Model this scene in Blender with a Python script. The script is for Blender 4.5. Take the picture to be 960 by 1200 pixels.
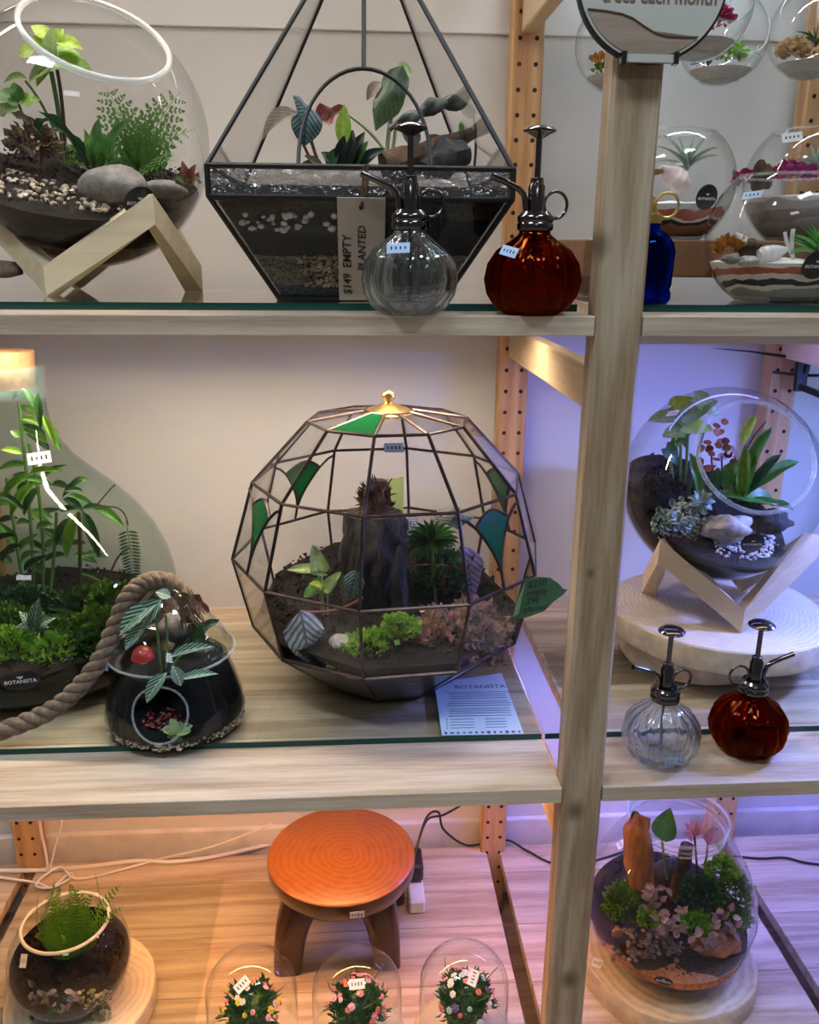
import bpy, bmesh, math, random
from mathutils import Vector as V, Matrix as M, noise
random.seed(7)
PI = math.pi
SC = bpy.context.scene
COL = SC.collection
for o in list(bpy.data.objects): bpy.data.objects.remove(o)

# ------------------------------------------------------------------ camera
FPX = 1008.0
CAM = V((0.0, -0.7885, 1.037))
def _rot(p, r, y):
    cp, sp, cy, sy, cr, sr = math.cos(p), math.sin(p), math.cos(y), math.sin(y), math.cos(r), math.sin(r)
    roll = M(((cr, -sr, 0), (sr, cr, 0), (0, 0, 1)))
    base = M(((1, 0, 0), (0, -sp, cp), (0, -cp, -sp)))
    yaw = M(((cy, sy, 0), (-sy, cy, 0), (0, 0, 1)))
    return yaw @ base @ roll
RC = _rot(0.2964, -0.0088, 0.0692)
cam = bpy.data.cameras.new('camera'); co = bpy.data.objects.new('camera', cam); COL.objects.link(co)
cam.sensor_fit = 'VERTICAL'; cam.sensor_height = 36.0; cam.lens = FPX / 1200 * 36.0; cam.clip_start = 0.02
m4 = M((RC @ V((1, 0, 0)), -(RC @ V((0, 1, 0))), -(RC @ V((0, 0, 1))))).transposed().to_4x4()
m4.translation = CAM; co.matrix_world = m4
SC.camera = co
def ray(x, y): return RC @ V((x - 480.0, y - 600.0, FPX))
def PY(x, y, Y): r = ray(x, y); return CAM + r * ((Y - CAM.y) / r.y)      # pixel onto the upright plane at depth Y
def PZ(x, y, Z): r = ray(x, y); return CAM + r * ((Z - CAM.z) / r.z)      # pixel onto the level plane at height Z

# ------------------------------------------------------------------ world, exposure, big lamps
SC.view_settings.view_transform = 'Standard'; SC.view_settings.look = 'None'
SC.view_settings.gamma = 1.0; SC.view_settings.use_curve_mapping = False
SC.view_settings.exposure = 0.75
w = bpy.data.worlds.new('shop_air'); SC.world = w; w.use_nodes = True
w.node_tree.nodes['Background'].inputs[0].default_value = (0.62, 0.66, 0.72, 1)
w.node_tree.nodes['Background'].inputs[1].default_value = 0.075
def area(name, loc, target, sx, sy, power, col):
    l = bpy.data.lights.new(name, 'AREA'); l.shape = 'RECTANGLE'; l.size = sx; l.size_y = sy; l.energy = power; l.color = col
    o = bpy.data.objects.new(name, l); COL.objects.link(o); o.location = loc
    o.rotation_euler = (V(target) - V(loc)).to_track_quat('-Z', 'Y').to_euler(); return o
area('ceiling_lamp', (-0.75, -0.75, 2.55), (-0.55, -0.35, 0.5), 0.6, 0.2, 11, (0.72, 0.87, 1.0))
area('ceiling_lamp', (0.75, -0.80, 2.55), (0.5, -0.35, 0.5), 0.6, 0.2, 8, (0.70, 0.86, 1.0))
area('ceiling_lamp', (0.1, -2.2, 2.55), (0.0, 0.0, 0.8), 0.6, 0.2, 2.5, (0.90, 0.95, 1.0))

# ------------------------------------------------------------------ materials
MAT = {}
def new_mat(name):
    m = bpy.data.materials.new(name); m.use_nodes = True; nt = m.node_tree; nt.nodes.clear()
    out = nt.nodes.new('ShaderNodeOutputMaterial'); MAT[name] = m
    return m, nt, out
def N(nt, t, **kw):
    n = nt.nodes.new('ShaderNode' + t)
    for k, v in kw.items():
        if k.startswith('i_'):
            key = k[2:]; key = int(key) if key.isdigit() else key.replace('_', ' ')
            n.inputs[key].default_value = v
        else: setattr(n, k, v)
    return n
def c4(c): return (c[0], c[1], c[2], 1)
def ramp(nt, stops, src=None, interp='LINEAR'):
    r = nt.nodes.new('ShaderNodeValToRGB'); e = r.color_ramp.elements; r.color_ramp.interpolation = interp
    while len(e) < len(stops): e.new(0.5)
    for k, (p, c) in enumerate(stops): e[k].position = p; e[k].color = c4(c)
    if src is not None: nt.links.new(src, r.inputs[0])
    return r
def plain(name, col, rough=0.5, metal=0.0, vary=0.0, scale=40, bump=0.0, coat=0.0, emit=None, es=0.0):
    m, nt, out = new_mat(name)
    p = N(nt, 'BsdfPrincipled'); nt.links.new(p.outputs[0], out.inputs[0])
    p.inputs['Base Color'].default_value = c4(col); p.inputs['Roughness'].default_value = rough; p.inputs['Metallic'].default_value = metal
    p.inputs['Coat Weight'].default_value = coat
    if emit: p.inputs['Emission Color'].default_value = c4(emit); p.inputs['Emission Strength'].default_value = es
    if vary or bump:
        tc = N(nt, 'TexCoord'); nz = N(nt, 'TexNoise', i_Scale=scale, i_Detail=5.0); nt.links.new(tc.outputs['Object'], nz.inputs['Vector'])
        if vary:
            a = [max(0, c * (1 - vary)) for c in col]; b = [min(1, c * (1 + vary)) for c in col]
            r = ramp(nt, [(0.3, a), (0.7, b)], nz.outputs[0]); nt.links.new(r.outputs[0], p.inputs['Base Color'])
        if bump:
            bp = N(nt, 'Bump', i_Strength=bump, i_Distance=0.002); nt.links.new(nz.outputs[0], bp.inputs['Height']); nt.links.new(bp.outputs[0], p.inputs['Normal'])
    return m
def wood(name, light, dark, axis='X', freq=1.0, rough=0.55, knots=True, contrast=0.5, at=()):
    m, nt, out = new_mat(name); L = nt.links.new
    p = N(nt, 'BsdfPrincipled', i_Roughness=rough); L(p.outputs[0], out.inputs[0])
    tc = N(nt, 'TexCoord'); oi = N(nt, 'ObjectInfo')
    off = N(nt, 'VectorMath', operation='SCALE'); off.inputs[0].default_value = (13.1, 7.7, 9.3); L(oi.outputs['Random'], off.inputs['Scale'])
    ad = N(nt, 'VectorMath', operation='ADD'); L(tc.outputs['Object'], ad.inputs[0]); L(off.outputs[0], ad.inputs[1])
    s = {'X': (1.6, 26, 26), 'Z': (26, 26, 1.6), 'Y': (26, 1.6, 26)}[axis]
    mp = N(nt, 'Mapping'); mp.inputs['Scale'].default_value = [q * freq for q in s]; L(ad.outputs[0], mp.inputs[0])
    big = N(nt, 'TexNoise', i_Scale=0.55, i_Detail=3.0, i_Roughness=0.5); L(mp.outputs[0], big.inputs['Vector'])
    # annual rings: bands of the slowly varying field
    mul = N(nt, 'Math', operation='MULTIPLY', i_1=34.0); L(big.outputs[0], mul.inputs[0])
    sn = N(nt, 'Math', operation='SINE'); L(mul.outputs[0], sn.inputs[0])
    fine = N(nt, 'TexNoise', i_Scale=11.0, i_Detail=7.0, i_Roughness=0.7); L(mp.outputs[0], fine.inputs['Vector'])
    mr = N(nt, 'MapRange', i_1=-1.0, i_2=1.0, i_3=0.0, i_4=0.55); L(sn.outputs[0], mr.inputs[0])
    a2 = N(nt, 'Math', operation='MULTIPLY_ADD', i_1=1.25, i_2=-0.36); L(fine.outputs[0], a2.inputs[0])
    a3 = N(nt, 'Math', operation='ADD'); L(mr.outputs[0], a3.inputs[0]); L(a2.outputs[0], a3.inputs[1])
    mid = [l * (1 - contrast) + d * contrast for l, d in zip(light, dark)]
    r = ramp(nt, [(0.12, light), (0.55, [0.5 * (a + b) for a, b in zip(light, mid)]), (0.95, mid)], a3.outputs[0])
    col = r.outputs[0]
    # board to board shift
    hv = N(nt, 'HueSaturation'); mv = N(nt, 'MapRange', i_3=0.86, i_4=1.12); L(oi.outputs['Random'], mv.inputs[0]); L(mv.outputs[0], hv.inputs['Value']); L(col, hv.inputs['Color']); col = hv.outputs[0]
    if knots:
        ks = {'X': (1.5, 4.2, 4.2), 'Z': (4.2, 4.2, 1.5), 'Y': (4.2, 1.5, 4.2)}[axis]
        m2 = N(nt, 'Mapping'); m2.inputs['Scale'].default_value = [q * 1.5 for q in ks]; L(ad.outputs[0], m2.inputs[0])
        vo = N(nt, 'TexVoronoi', i_Scale=1.0, i_Randomness=1.0); L(m2.outputs[0], vo.inputs['Vector'])
        wob = N(nt, 'Math', operation='MULTIPLY_ADD', i_1=0.05, i_2=-0.02); L(fine.outputs[0], wob.inputs[0])
        dd = N(nt, 'Math', operation='ADD'); L(vo.outputs['Distance'], dd.inputs[0]); L(wob.outputs[0], dd.inputs[1])
        kr = ramp(nt, [(0.045, (1, 1, 1)), (0.075, (0.55, 0.55, 0.55)), (0.1, (0, 0, 0))], dd.outputs[0])
        mx = N(nt, 'MixRGB'); mx.inputs[2].default_value = c4([d * 0.42 for d in dark]); L(kr.outputs[0], mx.inputs[0]); L(col, mx.inputs[1]); col = mx.outputs[0]
    for (kx, kz, kr_) in at:      # knots at known places on the upright face
        m3 = N(nt, 'Mapping'); m3.inputs['Location'].default_value = (-kx, 0, -kz * 0.75); m3.inputs['Scale'].default_value = (1, 0, 0.75); L(tc.outputs['Object'], m3.inputs[0])
        ln = N(nt, 'VectorMath', operation='LENGTH'); L(m3.outputs[0], ln.inputs[0])
        wb = N(nt, 'Math', operation='MULTIPLY_ADD', i_1=0.012); L(fine.outputs[0], wb.inputs[0]); L(ln.outputs['Value'], wb.inputs[2])
        k3 = ramp(nt, [(0.35 * kr_, (1, 1, 1)), (kr_, (0.6, 0.6, 0.6)), (kr_ * 1.5, (0, 0, 0))], wb.outputs[0])
        mx = N(nt, 'MixRGB'); mx.inputs[2].default_value = c4([d * 0.40 for d in dark]); L(k3.outputs[0], mx.inputs[0]); L(col, mx.inputs[1]); col = mx.outputs[0]
    L(col, p.inputs['Base Color'])
    bp = N(nt, 'Bump', i_Strength=0.12, i_Distance=0.002); L(a3.outputs[0], bp.inputs['Height']); L(bp.outputs[0], p.inputs['Normal'])
    return m
def slice_mat(name, light, dark, rings=55, rough=0.6, coat=0.0):
    m, nt, out = new_mat(name); L = nt.links.new
    p = N(nt, 'BsdfPrincipled', i_Roughness=rough); p.inputs['Coat Weight'].default_value = coat; p.inputs['Coat Roughness'].default_value = 0.15; L(p.outputs[0], out.inputs[0])
    tc = N(nt, 'TexCoord'); nz = N(nt, 'TexNoise', i_Scale=9.0, i_Detail=3.0); L(tc.outputs['Object'], nz.inputs['Vector'])
    sc = N(nt, 'VectorMath', operation='SCALE', i_Scale=0.035); L(nz.outputs['Color'], sc.inputs[0])
    ad = N(nt, 'VectorMath', operation='ADD'); L(tc.outputs['Object'], ad.inputs[0]); L(sc.outputs[0], ad.inputs[1])
    mp = N(nt, 'Mapping'); mp.inputs['Scale'].default_value = (1, 1, 0.02); mp.inputs['Location'].default_value = (-0.02, -0.012, 0); L(ad.outputs[0], mp.inputs[0])
    ln = N(nt, 'VectorMath', operation='LENGTH'); L(mp.outputs[0], ln.inputs[0])
    mu = N(nt, 'Math', operation='MULTIPLY', i_1=float(rings) * 16); L(ln.outputs['Value'], mu.inputs[0])
    sn = N(nt, 'Math', operation='SINE'); L(mu.outputs[0], sn.inputs[0])
    f2 = N(nt, 'TexNoise', i_Scale=60.0, i_Detail=4.0); L(tc.outputs['Object'], f2.inputs['Vector'])
    m1 = N(nt, 'MapRange', i_1=-1.0, i_2=1.0, i_3=0.0, i_4=0.30); L(sn.outputs[0], m1.inputs[0])
    a = N(nt, 'Math', operation='MULTIPLY_ADD', i_1=0.7); L(f2.outputs[0], a.inputs[0]); L(m1.outputs[0], a.inputs[2])
    r = ramp(nt, [(0.15, light), (0.6, [0.6 * x + 0.4 * y for x, y in zip(light, dark)]), (0.95, dark)], a.outputs[0])
    L(r.outputs[0], p.inputs['Base Color'])
    return m
def glass(name, tint=(0.97, 0.98, 0.98), edge=(0.70, 0.76, 0.75), ior=1.45, rough=0.0, bump=0.0, bscale=60):
    """thin blown glass: clear when seen square on, absorbing and reflecting at grazing angles"""
    m, nt, out = new_mat(name); L = nt.links.new
    lw = N(nt, 'LayerWeight', i_Blend=0.5); r = ramp(nt, [(0.45, tint), (0.82, [0.6 * a + 0.4 * b for a, b in zip(tint, edge)]), (0.97, edge)], lw.outputs['Facing'])
    t = N(nt, 'BsdfTransparent'); L(r.outputs[0], t.inputs[0])
    g = N(nt, 'BsdfGlossy', i_Roughness=rough); g.inputs[0].default_value = (1, 1, 1, 1)
    f0 = ((ior - 1) / (ior + 1)) ** 2; fr = N(nt, 'LayerWeight', i_Blend=0.5); pw = N(nt, 'Math', operation='POWER', i_1=5.0); L(fr.outputs['Facing'], pw.inputs[0])
    sl = N(nt, 'Math', operation='MULTIPLY_ADD', i_1=1 - f0, i_2=f0); L(pw.outputs[0], sl.inputs[0])
    mx = N(nt, 'MixShader'); L(sl.outputs[0], mx.inputs[0]); L(t.outputs[0], mx.inputs[1]); L(g.outputs[0], mx.inputs[2]); L(mx.outputs[0], out.inputs[0])
    if bump:
        tc = N(nt, 'TexCoord'); nz = N(nt, 'TexNoise', i_Scale=bscale, i_Detail=2.0); L(tc.outputs['Object'], nz.inputs['Vector'])
        bp = N(nt, 'Bump', i_Strength=bump, i_Distance=0.004); L(nz.outputs[0], bp.inputs['Height'])
        for q in (g, fr): L(bp.outputs[0], q.inputs['Normal'])
    return m
def solid_glass(name, col, rough=0.0, ior=1.5):
    m, nt, out = new_mat(name); L = nt.links.new
    g = N(nt, 'BsdfGlass', i_IOR=ior, i_Roughness=rough); g.inputs[0].default_value = c4(col)
    t = N(nt, 'BsdfTransparent'); t.inputs[0].default_value = c4(col)
    mx = N(nt, 'MixShader', i_0=0.2); L(g.outputs[0], mx.inputs[1]); L(t.outputs[0], mx.inputs[2]); L(mx.outputs[0], out.inputs[0]); return m
def emitter(name, col, s):
    m, nt, out = new_mat(name); e = N(nt, 'Emission', i_Strength=s); e.inputs[0].default_value = c4(col); nt.links.new(e.outputs[0], out.inputs[0]); return m
def layered(name, stops, wob=0.25, wscale=9.0, rough=0.9, grain=220, gstr=0.5, zmin=0.0, zmax=1.0, bump=0.5, interp='CONSTANT'):
    """ground in layers along the object's own z (metres, zmin..zmax)"""
    m, nt, out = new_mat(name); L = nt.links.new
    p = N(nt, 'BsdfPrincipled', i_Roughness=rough); p.inputs['Specular IOR Level'].default_value = 0.25; L(p.outputs[0], out.inputs[0])
    tc = N(nt, 'TexCoord'); sx = N(nt, 'SeparateXYZ'); L(tc.outputs['Object'], sx.inputs[0])
    mr = N(nt, 'MapRange', i_1=zmin, i_2=zmax); L(sx.outputs['Z'], mr.inputs[0])
    nz = N(nt, 'TexNoise', i_Scale=wscale, i_Detail=3.0); L(tc.outputs['Object'], nz.inputs['Vector'])
    wv = N(nt, 'Math', operation='MULTIPLY_ADD', i_1=wob, i_2=-wob * 0.5); L(nz.outputs[0], wv.inputs[0])
    ad = N(nt, 'Math', operation='ADD'); L(mr.outputs[0], ad.inputs[0]); L(wv.outputs[0], ad.inputs[1])
    r = ramp(nt, stops, ad.outputs[0], interp)
    gn = N(nt, 'TexNoise', i_Scale=float(grain), i_Detail=3.0, i_Roughness=0.7); L(tc.outputs['Object'], gn.inputs['Vector'])
    gr = ramp(nt, [(0.3, (1 - gstr,) * 3), (0.7, (1 + gstr,) * 3)], gn.outputs[0])
    mx = N(nt, 'MixRGB', blend_type='MULTIPLY', i_0=1.0); L(r.outputs[0], mx.inputs[1]); L(gr.outputs[0], mx.inputs[2]); L(mx.outputs[0], p.inputs['Base Color'])
    bp = N(nt, 'Bump', i_Strength=bump, i_Distance=0.003); L(gn.outputs[0], bp.inputs['Height']); L(bp.outputs[0], p.inputs['Normal'])
    return m
def leafmat(name, base, vein=None, vs=0.5, freq=9.0, width=0.25, edge=None, trans=0.3, rough=0.4, vary=0.25, back=None):
    """leaf in its own template coordinates: x along 0..1, y across -0.5..0.5"""
    m, nt, out = new_mat(name); L = nt.links.new
    tc = N(nt, 'TexCoord'); sx = N(nt, 'SeparateXYZ'); L(tc.outputs['Object'], sx.inputs[0]); oi = N(nt, 'ObjectInfo')
    nz = N(nt, 'TexNoise', i_Scale=6.0, i_Detail=2.0); L(tc.outputs['Object'], nz.inputs['Vector'])
    a = [c * (1 - vary) for c in base]; b = [min(1, c * (1 + vary)) for c in base]
    rr = ramp(nt, [(0.3, a), (0.7, b)], nz.outputs[0]); col = rr.outputs[0]
    ab = N(nt, 'Math', operation='ABSOLUTE'); L(sx.outputs['Y'], ab.inputs[0])
    if edge:
        er = ramp(nt, [(0.12, (0, 0, 0)), (0.4, (1, 1, 1))], ab.outputs[0]); mx = N(nt, 'MixRGB'); mx.inputs[2].default_value = c4(edge); L(er.outputs[0], mx.inputs[0]); L(col, mx.inputs[1]); col = mx.outputs[0]
    if vein:
        q = N(nt, 'Math', operation='MULTIPLY_ADD', i_1=-0.9); L(ab.outputs[0], q.inputs[0]); L(sx.outputs['X'], q.inputs[2])
        f = N(nt, 'Math', operation='MULTIPLY', i_1=freq); L(q.outputs[0], f.inputs[0])
        fr = N(nt, 'Math', operation='PINGPONG', i_1=0.5); L(f.outputs[0], fr.inputs[0])
        v1 = ramp(nt, [(width * 0.4, (1, 1, 1)), (width, (0, 0, 0))], fr.outputs[0])
        v2 = ramp(nt, [(0.015, (1, 1, 1)), (0.05, (0, 0, 0))], ab.outputs[0])
        mxv = N(nt, 'Math', operation='MAXIMUM'); L(v1.outputs[0], mxv.inputs[0]); L(v2.outputs[0], mxv.inputs[1])
        sv = N(nt, 'Math', operation='MULTIPLY', i_1=vs); L(mxv.outputs[0], sv.inputs[0])
        mx = N(nt, 'MixRGB'); mx.inputs[2].default_value = c4(vein); L(sv.outputs[0], mx.inputs[0]); L(col, mx.inputs[1]); col = mx.outputs[0]
    hv = N(nt, 'HueSaturation'); mv = N(nt, 'MapRange', i_3=0.75, i_4=1.3); L(oi.outputs['Random'], mv.inputs[0]); L(mv.outputs[0], hv.inputs['Value']); L(col, hv.inputs['Color']); col = hv.outputs[0]
    p = N(nt, 'BsdfPrincipled', i_Roughness=rough); L(col, p.inputs['Base Color'])
    t = N(nt, 'BsdfTranslucent'); L(col, t.inputs[0]); ms = N(nt, 'MixShader', i_0=trans); L(p.outputs[0], ms.inputs[1]); L(t.outputs[0], ms.inputs[2]); L(ms.outputs[0], out.inputs[0])
    return m
def herb(name, a, b, scale=90, trans=0.3, rough=0.5, stops=None, bump=0.0, stretch=None):
    """small foliage: colour wanders between a and b through space"""
    m, nt, out = new_mat(name); L = nt.links.new
    tc = N(nt, 'TexCoord'); nz = N(nt, 'TexNoise', i_Scale=float(scale), i_Detail=6.0 if bump else 2.0, i_Roughness=0.65); vec = tc.outputs['Object']
    if stretch: mp = N(nt, 'Mapping'); mp.inputs['Scale'].default_value = stretch; L(vec, mp.inputs[0]); vec = mp.outputs[0]
    L(vec, nz.inputs['Vector'])
    r = ramp(nt, stops or [(0.35, a), (0.65, b)], nz.outputs[0])
    p = N(nt, 'BsdfPrincipled', i_Roughness=rough); L(r.outputs[0], p.inputs['Base Color']); t = N(nt, 'BsdfTranslucent'); L(r.outputs[0], t.inputs[0])
    ms = N(nt, 'MixShader', i_0=trans); L(p.outputs[0], ms.inputs[1]); L(t.outputs[0], ms.inputs[2]); L(ms.outputs[0], out.inputs[0])
    if bump: bp = N(nt, 'Bump', i_Strength=1.0, i_Distance=bump); L(nz.outputs[0], bp.inputs['Height']); L(bp.outputs[0], p.inputs['Normal'])
    return m

wood('pine_shelf', (0.68, 0.56, 0.42), (0.31, 0.18, 0.10), 'X', contrast=0.75)
wood('pine_post', (0.56, 0.45, 0.31), (0.28, 0.16, 0.07), 'Z', 1.15, contrast=0.85, knots=False, at=[(PY(x, y, 0).x - 0.2455, PY(x, y, 0).z - 0.7, r) for x, y, r in ((702, 288, .012), (674, 950, .012), (668, 1148, .013), (692, 672, .008))])
wood('pine_rail', (0.76, 0.58, 0.36), (0.46, 0.27, 0.12), 'Y', contrast=0.6)
wood('stand_wood', (0.72, 0.58, 0.38), (0.50, 0.35, 0.19), 'X', 1.6, knots=False, contrast=0.4)
wood('dark_plank', (0.20, 0.09, 0.035), (0.10, 0.04, 0.015), 'X', knots=False)
slice_mat('pale_slice', (0.78, 0.68, 0.50), (0.50, 0.38, 0.22), 40)
slice_mat('grey_slice', (0.70, 0.62, 0.50), (0.42, 0.33, 0.24), 60)
slice_mat('stool_top', (0.34, 0.10, 0.016), (0.16, 0.04, 0.006), 40, 0.4, 0.25)
plain('stool_body', (0.055, 0.019, 0.007), 0.3, vary=0.3, scale=25, coat=0.4)
plain('wall_paint', (0.71, 0.69, 0.67), 0.75, vary=0.03, scale=6)
plain('wall_paint_lit', (0.88, 0.86, 0.84), 0.7, vary=0.02, scale=6)  # brighter light on the upper wall, put into the colour
plain('baseboard_paint', (0.72, 0.70, 0.68), 0.6, vary=0.12, scale=22)
plain('hole_dark', (0.025, 0.015, 0.01), 0.9)
plain('black_plastic', (0.012, 0.012, 0.014), 0.35)
plain('white_cable', (0.82, 0.80, 0.76), 0.4)
plain('paper_white', (0.85, 0.84, 0.82), 0.6)
plain('paper_blue', (0.50, 0.66, 0.92), 0.6)
plain('ink', (0.012, 0.012, 0.014), 0.6)
plain('white_print', (0.85, 0.85, 0.85), 0.6)
plain('chrome_dark', (0.16, 0.14, 0.135), 0.14, 1.0)
plain('chrome', (0.75, 0.75, 0.75), 0.15, 1.0)
plain('gold', (0.83, 0.60, 0.22), 0.28, 1.0)
plain('lead_dark', (0.075, 0.05, 0.045), 0.35, 0.85, vary=0.4, scale=60)
plain('lead_black', (0.016, 0.012, 0.011), 0.5, 0.15)
glass('clear_glass', edge=(0.50, 0.56, 0.56))
glass('bowl_glass', (0.975, 0.98, 0.98), (0.46, 0.52, 0.53))
glass('green_glass', (0.80, 0.87, 0.82), (0.36, 0.50, 0.46))
glass('pane_glass', (0.985, 0.985, 0.985), (0.90, 0.91, 0.91), bump=0.05, bscale=14, ior=1.3)
glass('rolled_glass', (0.74, 0.74, 0.74), (0.5, 0.5, 0.52), rough=0.16, bump=1.0, bscale=130, ior=2.6)
glass('grey_glass', (0.10, 0.10, 0.11), (0.08, 0.08, 0.09), rough=0.25, ior=2.4, bump=0.1, bscale=30)
glass('smoke_glass', (0.62, 0.68, 0.66), (0.3, 0.36, 0.36))
glass('sheet_glass', (0.93, 0.95, 0.93), (0.90, 0.93, 0.91))
plain('glass_edge', (0.004, 0.055, 0.045), 0.12)
m_, nt_, out_ = new_mat('stained_green'); t_ = N(nt_, 'BsdfTransparent'); t_.inputs[0].default_value = (0.01, 0.22, 0.07, 1)
g_ = N(nt_, 'BsdfPrincipled', i_Roughness=0.15); g_.inputs['Base Color'].default_value = (0.006, 0.13, 0.04, 1); x_ = N(nt_, 'MixShader', i_0=0.6)
nt_.links.new(t_.outputs[0], x_.inputs[1]); nt_.links.new(g_.outputs[0], x_.inputs[2]); nt_.links.new(x_.outputs[0], out_.inputs[0])
solid_glass('spray_clear', (0.97, 0.99, 1.0)); solid_glass('spray_amber', (0.55, 0.18, 0.06)); solid_glass('spray_blue', (0.03, 0.10, 0.55))
def frosted(name, base, k, col=(0.9, 0.9, 0.88)):
    m, nt, out = new_mat(name); L = nt.links.new; t = N(nt, 'BsdfTransparent'); t.inputs[0].default_value = (0.95, 0.96, 0.95, 1); g = N(nt, 'BsdfPrincipled', i_Roughness=0.12); g.inputs['Base Color'].default_value = c4(col)
    x = N(nt, 'MixShader', i_0=k); L(t.outputs[0], x.inputs[1]); L(g.outputs[0], x.inputs[2]); L(x.outputs[0], out.inputs[0])
frosted('rim_glass', None, 0.48); frosted('rim_clear', None, 0.22, (0.75, 0.82, 0.84)); frosted('thread_green', None, 0.16, (0.25, 0.42, 0.38)); frosted('foot_glass', None, 0.3, (0.5, 0.6, 0.62))

# ------------------------------------------------------------------ mesh tools
class MB:
    def __init__(s): s.v = []; s.f = []
    def add(s, vs, fs, mx=None):
        k = len(s.v); s.v += [tuple(mx @ V(q)) if mx is not None else tuple(q) for q in vs]; s.f += [tuple(i + k for i in q) for q in fs]; return s
    def box(s, c, d, mx=None):
        x, y, z = d[0] / 2, d[1] / 2, d[2] / 2
        vs = [(c[0] + a * x, c[1] + b * y, c[2] + e * z) for a in (-1, 1) for b in (-1, 1) for e in (-1, 1)]
        return s.add(vs, [(0, 1, 3, 2), (4, 6, 7, 5), (0, 4, 5, 1), (2, 3, 7, 6), (0, 2, 6, 4), (1, 5, 7, 3)], mx)
    def lathe(s, prof, n=40, mx=None, fn=None, closed=False):
        vs = []; fs = []; rows = []
        for (r, z) in prof:
            if r < 1e-6: rows.append([len(vs)]); vs.append((0, 0, z)); continue
            row = []
            for k in range(n):
                a = 2 * PI * k / n; q = r * (fn(a, z) if fn else 1); row.append(len(vs)); vs.append((q * math.cos(a), q * math.sin(a), z))
            rows.append(row)
        seq = list(zip(rows, rows[1:])) + ([(rows[-1], rows[0])] if closed else [])
        for A, B in seq:
            if len(A) == 1 and len(B) == 1: continue
            for k in range(n):
                j = (k + 1) % n
                if len(A) == 1: fs.append((A[0], B[j], B[k]))
                elif len(B) == 1: fs.append((A[k], A[j], B[0]))
                else: fs.append((A[k], A[j], B[j], B[k]))
        return s.add(vs, fs, mx)
    def tube(s, pts, r, n=8, caps=True, fn=None):
        pts = [V(p) for p in pts]; R = r if isinstance(r, (list, tuple)) else [r] * len(pts)
        t0 = (pts[1] - pts[0]).normalized(); u = t0.orthogonal().normalized(); vs = []; fs = []
        for i, p in enumerate(pts):
            t = (pts[min(i + 1, len(pts) - 1)] - pts[max(i - 1, 0)]).normalized()
            u = (u - t * u.dot(t)); u = u.normalized() if u.length > 1e-6 else t.orthogonal().normalized(); b = t.cross(u)
            for k in range(n):
                a = 2 * PI * k / n; q = R[i] * (fn(i, a) if fn else 1); vs.append(tuple(p + (u * math.cos(a) + b * math.sin(a)) * q))
        for i in range(len(pts) - 1):
            for k in range(n):
                j = (k + 1) % n; fs.append((i * n + k, i * n + j, i * n + n + j, i * n + n + k))
        if caps: fs.append(tuple(range(n - 1, -1, -1))); e = (len(pts) - 1) * n; fs.append(tuple(range(e, e + n)))
        return s.add(vs, fs)
    def bar(s, a, b, wd, hg, up=(0, 0, 1)):
        a, b = V(a), V(b); x = (b - a); L = x.length; x.normalize(); y = V(up).cross(x).normalized(); z = x.cross(y)
        mx = M((x, y, z)).transposed().to_4x4(); mx.translation = (a + b) / 2
        return s.box((0, 0, 0), (L, wd, hg), mx)
    def blob(s, c, r, sub=1, jit=0.0, mx=None, seed=0, fq=2.0):
        bm = bmesh.new(); bmesh.ops.create_icosphere(bm, subdivisions=sub, radius=1.0); r = r if isinstance(r, (tuple, list)) else (r, r, r)
        vs = []
        for q in bm.verts:
            k = 1 + jit * noise.noise(q.co * fq + V((seed * 3.1, seed * 1.7, seed)))
            vs.append((c[0] + q.co.x * r[0] * k, c[1] + q.co.y * r[1] * k, c[2] + q.co.z * r[2] * k))
        fs = [tuple(x.index for x in f.verts) for f in bm.faces]; bm.free(); return s.add(vs, fs, mx)
    def mesh(s, name, mat, smooth=True):
        me = bpy.data.meshes.new(name); me.from_pydata(s.v, [], s.f); me.update()
        if mat: me.materials.append(MAT[mat])
        bm = bmesh.new(); bm.from_mesh(me); bmesh.ops.recalc_face_normals(bm, faces=bm.faces); bm.to_mesh(me); bm.free()
        if smooth:
            me.polygons.foreach_set('use_smooth', [True] * len(me.polygons))
            try: me.set_sharp_from_angle(angle=math.radians(50))
            except Exception: pass
        return me
    def build(s, name, mat, parent=None, smooth=True, origin=None):
        """world-space vertices; the object's origin goes to the parent's or to origin"""
        o_ = V(origin) if origin is not None else (parent.matrix_world.translation.copy() if parent else V((0, 0, 0)))
        if parent is not None or origin is not None: s.v = [tuple(V(q) - o_) for q in s.v]
        ob = bpy.data.objects.new(name, s.mesh(name, mat, smooth)); COL.objects.link(ob)
        if parent is not None:
            ob.parent = parent; ob.location = o_ - parent.matrix_world.translation
        else: ob.location = o_
        return ob
def place(name, me, mx, parent=None):
    ob = bpy.data.objects.new(name, me); COL.objects.link(ob)
    if parent is not None: ob.parent = parent; mx = M.Translation(-parent.matrix_world.translation) @ mx
    ob.matrix_local = mx; return ob
def tag(o, label=None, cat=None, group=None, kind=None):
    if label: o['label'] = label
    if cat: o['category'] = cat
    if group: o['group'] = group
    if kind: o['kind'] = kind
    return o
def thing(name, loc, label, cat, group=None):
    o = bpy.data.objects.new(name, None); COL.objects.link(o); o.location = loc; o.empty_display_size = 0.02
    o.matrix_world = M.Translation(V(loc)); return tag(o, label, cat, group)
def frame(pos, nrm, up):
    z = V(nrm).normalized(); x = V(up).cross(z); x = x.normalized() if x.length > 1e-4 else V((0, 1, 0)).cross(z).normalized(); y = z.cross(x); m = M((x, y, z)).transposed().to_4x4(); m.translation = V(pos); return m
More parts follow.
